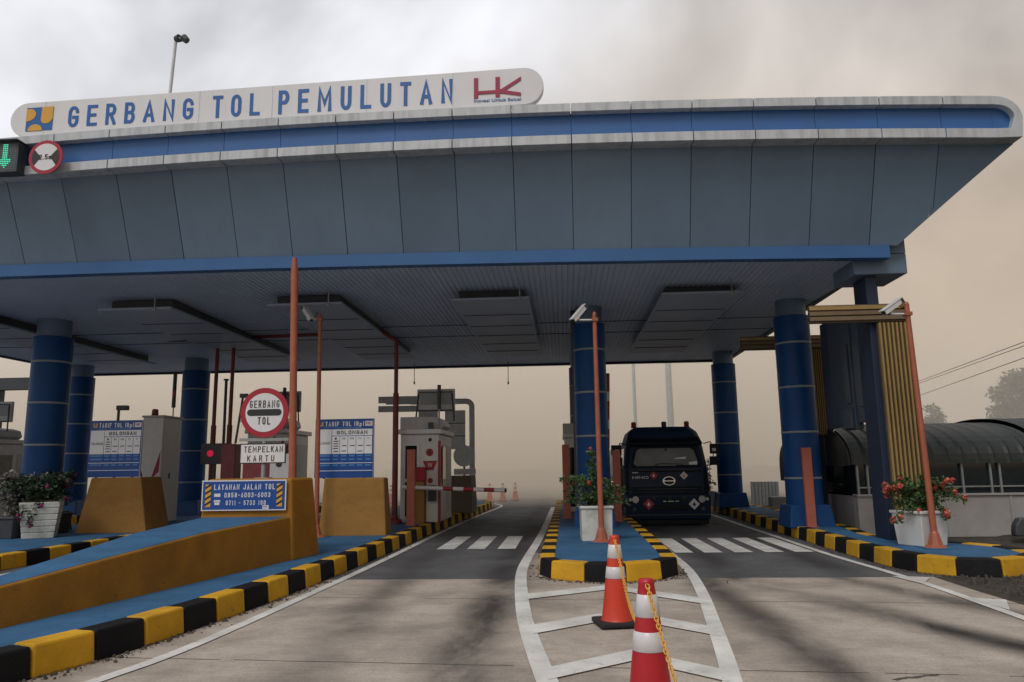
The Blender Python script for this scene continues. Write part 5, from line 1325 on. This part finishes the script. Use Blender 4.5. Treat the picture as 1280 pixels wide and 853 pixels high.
for lab, x, y in (('dusty grey-leaved potted plant at the left edge of the view', -12.15, 16.3), ('dusty potted plant just behind the leftmost planter', -12.0, 17.6)):
    t = thing('potted_plant', lab, 'potted plant', (x, y, KZ)); planter_box(t, .4, .5, .45, 'darksteel')
    plant(t, .45, [(rng.uniform(-.5, .5), rng.uniform(-.4, .4), rng.uniform(.1, .95), 1 if k % 5 == 0 else 0) for k in range(26)], 'petalpale' if y < 17 else 'leafdark', 'petalpink', rng, .09, 70, (.04, 14, .025))
t = thing('potted_plant', 'small leafy plant between the truck and the rear right column', 'potted plant', (5.0, 27.4, KZ)); planter_box(t, .4, .5, .45, 'planter')
plant(t, .45, [(rng.uniform(-.3, .3), rng.uniform(-.3, .3), rng.uniform(.1, 1.1), 0) for k in range(14)], 'leafdark', 'petalpink', rng, .08, 50)

# ================================================================== CONES AND CHAIN
def cone(label, loc, mat, rz=0.0, group=None):
    t = thing('traffic_cone', label, 'traffic cone', loc, rz, group)
    b = MB(); b.prism([(-.20 + .0, -.22), (.20, -.22), (.22, -.20), (.22, .20), (.20, .22), (-.20, .22), (-.22, .20), (-.22, -.20)], 'z', 0.006, .05, 'rubber'); b.build('base', t, .012)
    def rad(z): return .155 - (.155 - .052) * (z - .05) / .80
    b = MB(); b.lathe([(.165, .05), (rad(.07), .075)] + [(rad(z), z) for z in (.2, .4, .6, .8)] + [(.050, .85), (.052, .865), (.045, .885), (.02, .89)], 0, 0, mat, 32); b.build('body', t)
    for a, c in ((.46, .575), (.66, .795)):
        b = MB(); b.lathe([(rad(a) + .001, a), (rad(a) + .004, a + .002), (rad(c) + .004, c - .002), (rad(c) + .001, c)], 0, 0, 'reflect', 32); b.build('reflective_band', t)
    return t
cone('orange traffic cone with white bands on a black base near the island nose', (0.50, 8.2, 0.014), 'coneorange', R(12))
cone('red traffic cone with white bands nearest to the camera', (0.50, 5.05, 0.014), 'conered', R(-5))
def chain(label, pts):
    o = thing('cone_chain', label, 'chain', pts[0]); b = MB()
    P = [Vector(p) - Vector(pts[0]) for p in smooth_path(pts, 10)]
    K = resample(P, .030)
    for i in range(len(K) - 1):
        c = (K[i] + K[i + 1]) / 2; d = (K[i + 1] - K[i]).normalized()
        s = d.cross(Vector((0, 0, 1)) if abs(d.z) < .9 else Vector((1, 0, 0))).normalized(); n = s.cross(d)
        q = s if i % 2 == 0 else n
        ring = [c + d * .024 * math.cos(2 * math.pi * k / 8) + q * .013 * math.sin(2 * math.pi * k / 8) for k in range(9)]
        b.tube(ring, .0037, 'chain', 5, caps=False)
    b.build('links', o)
chain('yellow plastic chain sagging between the two cones', [(0.50, 8.13, .86), (0.53, 7.7, .62), (0.545, 7.2, .42), (0.55, 6.6, .36), (0.54, 6.0, .45), (0.52, 5.5, .68), (0.50, 5.10, .885)])
chain('yellow plastic chain hanging from the nearest cone towards the lower right', [(0.50, 4.995, .87), (0.535, 4.75, .66), (0.57, 4.45, .46), (0.60, 4.0, .26), (0.62, 3.4, .08), (0.62, 2.6, .025)])
for lab, x, y in (('faded orange cone beside the end of the striped arm, leftmost of its row', -4.30, 36.6), ('faded orange cone in the smoke, second of the row beyond the arm', -3.62, 37.2), ('pale cone in the smoke, third of the row beyond the arm', -3.05, 38.0), ('palest cone in the smoke, rightmost of the row', -2.5, 39.0), ('faded orange cone in the smoke left of the toll booth', -8.4, 37.0)):
    cone(lab, (x, y, 0.01), 'coneorange', 0, 'cones in the smoke')

# ================================================================== SHELTER BUILDING ON THE RIGHT
t = thing('arched_shelter', 'low building with a ribbed dark barrel roof and window band behind the right island', 'building', (9.0, 20.3, 0))
def lp(mb): return local(mb, t)
yc, ry, z0v, hz = 20.3, 2.75, 1.58, 0.98
def vprof(k, n, dr=0.0):
    a = math.pi * k / n
    return (yc - (ry + dr) * math.cos(a), z0v + (hz + dr) * math.sin(a) ** .8)
nn_ = 22
def vault(x0, x1, mat, dr=0.0):
    b = MB(); x = x0; st = .066; i = 0; rows = []
    while x <= x1 + 1e-6:
        h = .03 if i % 5 == 0 else 0.0
        rows.append([(x, *vprof(k, nn_, dr + h)) for k in range(nn_ + 1)]); x += st; i += 1
    vs = [p for r_ in rows for p in r_]; m_ = nn_ + 1
    b.add(vs, [(r_ * m_ + k, r_ * m_ + k + 1, (r_ + 1) * m_ + k + 1, (r_ + 1) * m_ + k) for r_ in range(len(rows) - 1) for k in range(nn_)], mat)
    return b
lp(vault(6.34, 7.4, 'vault', .03)).build('roof', t, fix=False)
lp(vault(7.42, 10.4, 'vault')).build('roof', t, fix=False)
lp(vault(10.42, 19.0, 'vaultgreen', .09)).build('roof', t, fix=False)
b = MB(); pr = [vprof(k, nn_, .02) for k in range(nn_ + 1)] + [(yc + ry, 1.15), (yc - .6, 1.15), (yc - .6, 1.56), (yc - ry, 1.56)]
b.prism(pr, 'x', 6.30, 6.335, 'vault'); lp(b).build('end_wall', t, fix=False)
b = MB(); b.box(6.45, 19, 17.62, 17.82, 0, .88, 'wallgrey'); b.box(6.45, 6.6, 17.83, 22.8, 0, .88, 'wallgrey')
for x in (7.0, 8.35, 9.7, 11.05, 12.4): b.box(x - .03, x + .03, 17.60, 17.619, 0, .90, 'wallgrey')
b.box(6.43, 19, 17.57, 17.86, .882, .93, 'wallgrey'); lp(b).build('wall', t, .01)
b = MB(); b.box(6.5, 19, 17.70, 17.73, .931, 1.60, 'glass'); b.box(6.5, 6.53, 17.74, 22.7, .931, 1.58, 'glass'); lp(b).build('window', t)
b = MB()
for x in (6.5, 6.72, 7.12, 7.95, 8.75, 9.35, 9.55, 10.35, 10.75, 11.6, 12.5): b.box(x - .022, x + .022, 17.63, 17.69, .931, 1.62, 'steel')
b.box(6.5, 19, 17.64, 17.68, 1.06, 1.09, 'steel'); b.box(6.4, 19, 17.55, 17.74, 1.60, 1.66, 'vaultgreen'); lp(b).build('window_frame', t)
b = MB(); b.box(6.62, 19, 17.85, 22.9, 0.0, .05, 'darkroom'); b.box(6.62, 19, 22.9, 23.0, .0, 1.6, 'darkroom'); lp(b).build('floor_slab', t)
t = thing('white_bollard', 'white rendered block beside the hoarding behind the right column', 'block', (6.76, 25, 0))
b = MB(); b.box(-.24, .24, 0, .5, 0, .60, 'wallgrey'); b.build('block', t, .02)
t = thing('hoarding', 'grey corrugated metal hoarding behind the rear right column', 'hoarding', (7.35, 29, 0))
b = MB(); k = 0
while k < 8: b.box(-.5 + k * .125, -.5 + k * .125 + .11, 0, .05 + .02 * (k % 2), .12, 1.0, 'signback'); k += 1
b.build('sheet_panel', t, .006, seg=1)
b = MB(); b.box(-.5, .5, .06, .12, 0, 1.0, 'darksteel'); b.build('frame', t)
t = thing('guard_rail', 'rounded galvanised guard rail end at the right edge behind the rubble', 'guard rail', (8.2, 14.4, 0))
b = MB(); pr = [(0.0, .32), (.07, .36), (.02, .44), (.07, .52), (.0, .60), (-.03, .60), (.03, .52), (-.02, .44), (.03, .36), (-.03, .32)]
b.prism([(-y_, z_) for y_, z_ in pr], 'x', .0, 6.5, 'oldplinth'); b.build('rail', t, .004, seg=1)
b = MB(); b.prism([(-.32 + .32 * 0, .30), (.1, .30), (.1, .62), (-.22, .62), (-.30, .5), (-.32, .4)], 'y', -.12, .05, 'darksteel'); b.build('rail_end', t, .03)
for x in (.6, 2.6, 4.6):
    b = MB(); b.box(x - .06, x + .06, .04, .16, 0, .62, 'steel'); b.build('post', t)

# rubble mound beside the right island
b = MB(); rg2 = random.Random(8); nx, ny = 40, 34
grid = []
for j in range(ny + 1):
    for i in range(nx + 1):
        x = 5.35 + 4.6 * i / nx; y = 8.6 + 7.6 * j / ny
        edge = min(1, max(0, (x - 5.45 - .0 * y) / .8)) * min(1, (y - 8.6) / 1.2) * min(1, (16.2 - y) / 1.0)
        hgt = .03 + .12 * mnoise.fractal(Vector((x * .9, y * .9, 0)), 1.0, 2.0, 4) + .10 * math.exp(-((x - 8.3) ** 2 / 1.5 + (y - 14.6) ** 2 / 1.6)) * 1.8
        inside = (5.0 < x < 7.0 and y > 11.5)
        grid.append((x, y, max(-.05, hgt * edge) + (-.0 if not inside else 0)))
b.add(grid, [(j * (nx + 1) + i, j * (nx + 1) + i + 1, (j + 1) * (nx + 1) + i + 1, (j + 1) * (nx + 1) + i) for j in range(ny) for i in range(nx)], 'soil', True)
struct(b.build('soil_bank', fix=False))
b = MB()
for _ in range(900):
    x = rg2.uniform(5.35, 8.4); y = rg2.uniform(8.8, 14.2)
    if 5.0 < x < 7.12 and y > 11.4: continue
    s = rg2.choice((.015, .02, .03, .045)) * rg2.uniform(.6, 1.3); a = rg2.uniform(0, 6)
    vs = []
    for k in range(5):
        t_ = a + k * 1.2566; vs.append((x + s * math.cos(t_) * rg2.uniform(.7, 1.2), y + s * math.sin(t_) * rg2.uniform(.7, 1.2), .0))
    top = [(x + (vx - x) * .55, y + (vy - y) * .55, .03 + s * rg2.uniform(.6, 1.2)) for vx, vy, _ in vs]
    b.add(vs + top, [(k, (k + 1) % 5, 5 + (k + 1) % 5, 5 + k) for k in range(5)] + [(5, 6, 7, 8, 9)], 'rubble')
struct(b.build('gravel', fix=False), 'stuff')
for lab, x, y, s in (('pale broken concrete lump against the end of the right kerb', 6.52, 11.18, .15), ('flat pale concrete fragment beside the end of the right kerb', 6.95, 11.35, .12)):
    t = thing('concrete_lump', lab, 'rubble', (x, y, 0.02)); b = MB(); vs = []
    for k in range(7): a = k * .8976; vs.append((s * math.cos(a) * rg2.uniform(.7, 1.2), s * .6 * math.sin(a) * rg2.uniform(.7, 1.2)))
    b.prism(vs, 'z', 0, s * .7, 'wallgrey'); b.build('lump', t, .02)

# ================================================================== FAR THINGS IN THE SMOKE
for lab, px, y, r_ in (('slim pale lamp post fading in the smoke, left of the truck roof', 794, 35.0, .085), ('thick pale lamp post fading in the smoke above the truck', 838, 35.0, .16)):
    x = at(px, 520, y).x; t = thing('lamp_post', lab, 'lamp post', (x, y, 0), 0, 'lamp posts in the smoke')
    b = MB(); b.tube([(0, 0, 0), (0, 0, 9.5)], [r_, r_ * .8], 'signback', 12); b.build('pole', t)
    b = MB(); b.tube([(0, 0, 9.45), (-1.2, 0, 9.9)], .05, 'signback', 8); b.build('arm', t)
    b = MB(); b.box(-1.7, -1.15, -.12, .12, 9.82, 9.95, 'signback'); b.build('lamp_head', t, .03)
def tree(label, x, y, h, crown, n, size, conical=False, seed=1):
    t = thing('tree', label, 'tree', (x, y, 0)); rg = random.Random(seed)
    b = MB(); b.tube([(0, 0, 0), (.1, 0, h * .4), (0, .1, h * .85)], [.22, .15, .05], 'bark', 8)
    for k in range(9):
        a = rg.uniform(0, 6.28); z = h * rg.uniform(.35, .8); b.tube([(0.05, 0, z), (math.cos(a) * crown * .5, math.sin(a) * crown * .5, z + .5), (math.cos(a) * crown * .85, math.sin(a) * crown * .85, z + .7)], [.07, .045, .015], 'bark', 5)
    b.build('trunk', t)
    b = MB()
    for k in range(26):
        a = rg.uniform(0, 6.28); zf = rg.uniform(0, 1); rr = crown * ((1 - zf * .9) if conical else math.sqrt(max(.05, 1 - (2 * zf - 1) ** 2))) * rg.uniform(.4, .95)
        c = Vector((math.cos(a) * rr, math.sin(a) * rr, h * .38 + zf * h * .60)); s = crown * rg.uniform(.22, .42)
        leaves(b, c, (s, s, s * .75), n // 26, size, 'crown', rg)
    b.build('crown', t, fix=False)
tree('large rounded tree fading in the haze at the right edge', 35.4, 60, 8.1, 3.6, 9000, .28, False, 3)
tree('small pointed tree fading in the haze behind the orange camera pole', 28.0, 60, 5.9, 1.7, 3600, .24, True, 7)
tree('wide low tree in the haze behind the green end of the shelter', 30.5, 46, 4.1, 2.2, 3600, .25, False, 9)
t = thing('palm', 'small dark palm showing above the shelter roof', 'palm', (at(1222, 528, 29).x, 29, 0))
b = MB(); b.tube([(0, 0, 0), (.03, 0, 2.55)], [.09, .06], 'bark', 8); b.build('trunk', t)
b = MB(); rg = random.Random(4)
for k in range(13):
    a = k * .483 + rg.uniform(-.2, .2); L_ = rg.uniform(.35, .6); prev = None
    for i in range(6):
        u = i / 5; p = Vector((math.cos(a) * L_ * u, math.sin(a) * L_ * u, 2.55 + .42 * u - .55 * u * u)); wv = Vector((-math.sin(a), math.cos(a), 0)) * (.07 * (1 - abs(u - .4)))
        if prev: b.add([prev[0] - prev[1], prev[0] + prev[1], p + wv, p - wv], [(0, 1, 2, 3)], 'leafdark')
        prev = (p, wv)
b.build('fronds', t, fix=False)
for lab, a, c in (('uppermost power cable of the pair on the right', (1137, 481), (1290, 424)), ('second power cable, close below the uppermost', (1137, 483.5), (1290, 429)), ('lower single power cable on the right', (1140, 498), (1290, 444))):
    p0 = at(a[0], a[1], 46); p1 = at(c[0], c[1], 30); d = p1 - p0
    s0 = p0 - d * 1.2; s1 = p1 + d * .8
    t = thing('power_cable', lab, 'cable', s0, 0, 'power cables on the right'); b = MB()
    n = 24; pts = []
    for k in range(n + 1):
        u = k / n; q = s0.lerp(s1, u); q.z -= 4 * u * (1 - u) * .0; pts.append(q - s0)
    b.tube(pts, .014, 'cablemat', 6); b.build('wire', t)

# ================================================================== GRIT IN THE GUTTERS, CEILING FITTINGS
b = MB(); rg3 = random.Random(21)
gl = [Vector(p) for p in lk]; gn = [Vector(p) for p in nose_s]; gk = [Vector(p) for p in rk]
for path, cnt, sgn in ((gl[4:70], 800, -1), (gn, 420, -1), (gk[20:60], 420, -1)):
    for _ in range(cnt):
        i = rg3.randrange(len(path) - 1); p = path[i].lerp(path[i + 1], rg3.random()); d = (path[i + 1] - path[i]).normalized(); n = Vector((-d.y, d.x))
        q = p - n * abs(rg3.gauss(0.02, .07)); s_ = rg3.choice((.006, .008, .012, .018)) * rg3.uniform(.6, 1.3); a = rg3.uniform(0, 6)
        vs = [(q.x + s_ * math.cos(a + k * 1.57) * rg3.uniform(.6, 1.5), q.y + s_ * math.sin(a + k * 1.57) * rg3.uniform(.6, 1.5), .010) for k in range(4)]
        top = [(q.x + (vx - q.x) * .5, q.y + (vy - q.y) * .5, .012 + s_ * rg3.uniform(.3, .9)) for vx, vy, _ in vs]
        b.add(vs + top, [(k, (k + 1) % 4, 4 + (k + 1) % 4, 4 + k) for k in range(4)] + [(4, 5, 6, 7)], rg3.choice(('rubble', 'soil', 'rubble', 'bark')))
struct(b.build('gutter_debris', fix=False), 'stuff')
for x, y in ((3.55, 15.9), (-0.85, 15.9), (-4.95, 15.9), (-8.8, 15.9)):
    b = MB(); b.box(x - .010, x + .010, y - .295, y - .275, 5.15, ZC + .02, 'steel'); b.lathe([(.02, 0), (.04, .015), (.04, .07), (.02, .09)], x, y - .285, 'steel', 12, z0=5.07)
    cpart(b, 'ceiling_lamp')
